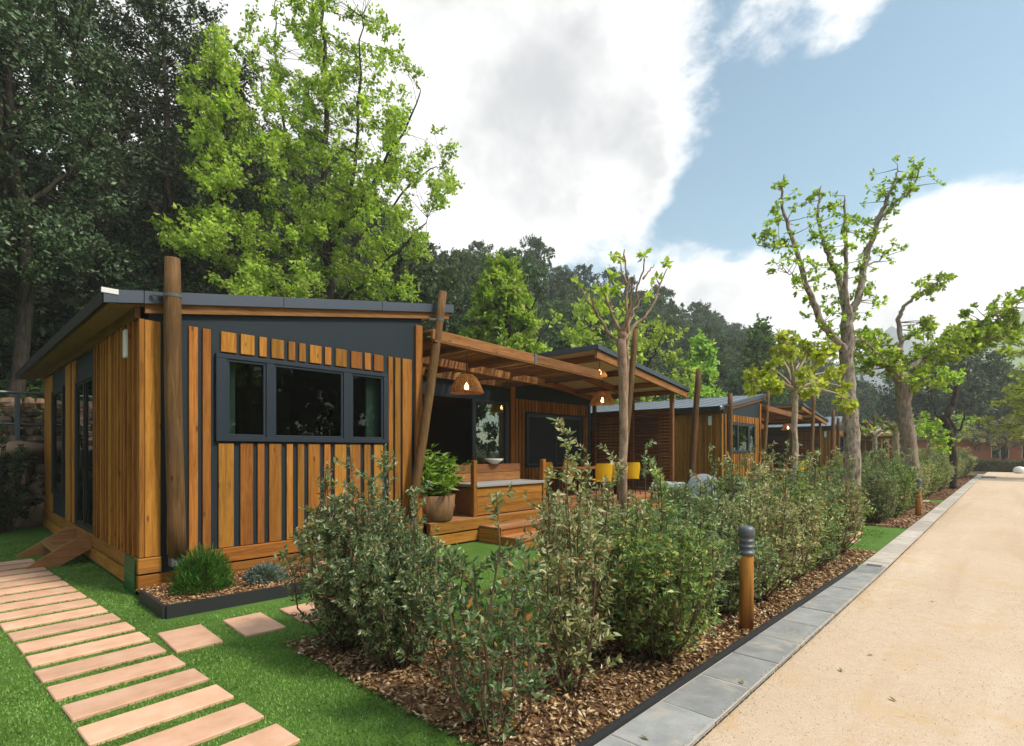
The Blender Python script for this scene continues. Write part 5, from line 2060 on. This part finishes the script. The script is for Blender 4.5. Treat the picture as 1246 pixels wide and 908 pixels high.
# far timber pergola overgrown with lime leaves
pg = thing('pergola', (44.5, 5.6, 0), 'distant timber pergola topped with pale leaves at the end of the row', 'pergola')
for i in range(5):
    for yy in (0, 2.2):
        MB().box(i * 2.0 - .08, yy - .08, 0, i * 2.0 + .08, yy + .08, 2.3, .01).build('post', M['beam_x'], pg)
for yy in (0, 2.2):
    MB().box(-.4, yy - .06, 2.31, 8.4, yy + .06, 2.5, .01).build('beam', M['beam_x'], pg)
for i in range(12):
    MB().box(i * .73 - .2, -.4, 2.51, i * .73 - .12, 2.6, 2.62, .01).build('slat', M['beam_y'], pg)
n = 1500
P = np.stack([rng.uniform(-.6, 8.4, n), rng.uniform(-.6, 2.4, n), 2.65 + rng.gamma(2, .14, n)], 1)
link('foliage', leaf_mesh('foliage', P, rng.normal(0, 1, (n, 3)), rng.uniform(.12, .25, n), rng.uniform(.08, .14, n), M['lime'], rng), pg)

# mountains
def ridge(name, label, pts, back, mat, seed):
    rng = np.random.default_rng(seed)
    vs, fs = [], []
    rows = 9
    for i, (x, y, h) in enumerate(pts):
        for j in range(rows):
            q = j / (rows - 1)
            e = h * math.sin(q * math.pi / 2) ** 1.2
            bx = Vector((x, y, 0)).normalized() * back * q
            vs.append((x + bx.x, y + bx.y, e + (rng.normal(0, h * .012) if 0 < j else 0)))
    for i in range(len(pts) - 1):
        for j in range(rows - 1):
            a = i * rows + j
            fs.append((a, a + rows, a + rows + 1, a + 1))
    m = MB()
    m.add(vs, fs)
    return m.build(name, M[mat], None, True, 'structure', label)


def ridge_px(prof, dep, back):
    out = []
    for px, py in prof:
        v = view_dir(px, py)
        d2 = dep + back * 1.0
        out.append((v.x * dep, v.y * dep, H + v.z * d2))
    return out


ridge('mountain', 'pale green mountain slope at the right', ridge_px([(1090, 500), (1120, 470), (1150, 448), (1175, 428), (1196, 412), (1220, 398), (1246, 385), (1280, 372), (1320, 362), (1380, 372), (1440, 400)], 330, 70), 70, 'mountain', 1)
ridge('mountain', 'distant blue grey peak between the trees', ridge_px([(1020, 470), (1050, 432), (1070, 412), (1085, 400), (1100, 408), (1125, 420), (1160, 440), (1200, 450)], 420, 60), 60, 'mountain_blue', 2)

# ------------------------------------------------------------------ stone bank and fence behind the lawn at the left
bank = thing('stone_bank', (-6, 15.6, 0), 'bank of piled brown stones behind the lawn at the left', 'stone wall')


def stone_mb(sx, sy, sz, seed):
    r = random.Random(seed)
    m = MB()
    nz, na = 4, 8
    vs = [(0, 0, -sz)]
    for i in range(1, nz):
        ph = -math.pi / 2 + math.pi * i / nz
        for j in range(na):
            a = 2 * math.pi * j / na
            k = r.uniform(.82, 1.12)
            vs.append((sx * math.cos(ph) ** .6 * math.cos(a) * k, sy * math.cos(ph) ** .6 * math.sin(a) * k, sz * math.sin(ph) * r.uniform(.85, 1.1)))
    vs.append((0, 0, sz * .95))
    fs = []
    for j in range(na):
        fs.append((0, 1 + (j + 1) % na, 1 + j))
        for i in range(nz - 2):
            a, b = 1 + i * na + j, 1 + i * na + (j + 1) % na
            fs.append((a, b, b + na, a + na))
        t = 1 + (nz - 2) * na
        fs.append((t + j, t + (j + 1) % na, len(vs) - 1))
    m.add(vs, fs)
    return m


SM = [stone_mb(1, 1, 1, 200 + i).mesh('stone', M['stone']) for i in range(6)]
rs = random.Random(77)
for lay in range(13):
    x = 3.6
    while x < 8.6:
        w = rs.uniform(.10, .24)
        o = link('stone', SM[rs.randrange(6)], bank)
        o.location = (x + w, rs.uniform(-.06, .06) + lay * .085, .10 + lay * .215)
        o.scale = (w, .2, rs.uniform(.11, .17))
        o.rotation_euler = (rs.uniform(-.1, .1), rs.uniform(-.1, .1), rs.uniform(-.2, .2))
        x += w * 1.85
for i, (x, y, sx, sz, l) in enumerate(((1.36, 15.05, .32, .26, 'rounded brown boulder beside the cabin corner at the lawn edge'), (.75, 15.2, .26, .2, 'smaller brown boulder left of the rounded one'),
                                       (1.25, 15.75, .55, .2, 'flat orange brown rock on top of the stone bank'))):
    m = stone_mb(sx, sx * .8, sz, 300 + i)
    o = m.build('boulder', M['boulder'], None, True)
    o.location = (x, y, (sz * .75) if i < 2 else 1.62)
    tag(o, l, 'boulder')
fn = thing('rail_fence', (-6, 16.15, 1.4), 'grey metal rail fence on top of the stone bank', 'fence')
for i in range(7):
    MB().box(i * 1.45 - .045, -.045, -.3, i * 1.45 + .045, .045, 1.45, .008).build('post', M['steel'], fn)
for z in (.75, 1.45):
    MB().tube([(-.3, 0, z + .03), (9.2, 0, z + .03)], [.032] * 2, 8).build('rail', M['steel'], fn)
ws = MB()
for z in (.2, .5, 1.0, 1.25):
    ws.tube([(-.3, 0, z), (9.2, 0, z)], [.006] * 2, 5)
ws.build('wire', M['steel'], fn, kind='stuff')
ds = hedge_bush('dark_shrub', 'dark spindly shrub before the stone bank at the left edge', 90, .75, 1.9, 26, 'oak', .09, 16, 8)
ds.location = (.92, 14.35, 0)
ds['category'] = 'shrub'
d2_ = dup(ds, (.2, 14.2, 0), 1.1, 1.05, 'dark shrub cut by the left edge of the view')

# trees on the far side of the road, behind the viewer: the windows mirror them
for i in range(17):
    x, y = -26 + i * 3.6, -15.5 - (i % 2) * 2.2
    dup(OAK[i % 3], (x, y, -.4), i * 1.3, (1.25, 1.25, 1.45), 'dark tree on the far side of the road', 'dark trees across the road')
for i in range(4):
    dup(OAK[i % 3], (-14 - (i % 2), -9 + i * 4.5, -.4), i, (1.25, 1.25, 1.4), 'dark tree on the far side of the road', 'dark trees across the road')
print('hill oaks', cnt)

# thin summer haze over the valley
hz = MB()
hz.box(-310, -310, -1.2, 560, 420, 132)
me = hz.mesh('haze', M['white'])
hm = bpy.data.materials.new('haze_air')
hm.use_nodes = True
hm.node_tree.nodes.clear()
ho_ = nd(hm.node_tree, 'ShaderNodeOutputMaterial')
hv = nd(hm.node_tree, 'ShaderNodeVolumePrincipled')
hv.inputs['Color'].default_value = (.93, .96, 1, 1)
hv.inputs['Density'].default_value = HAZE
ln(hm.node_tree, hv.outputs[0], ho_.inputs['Volume'])
me.materials[0] = hm
tag(link('haze', me, None, 'stuff'), 'thin pale haze filling the valley air', 'haze', None, 'stuff')
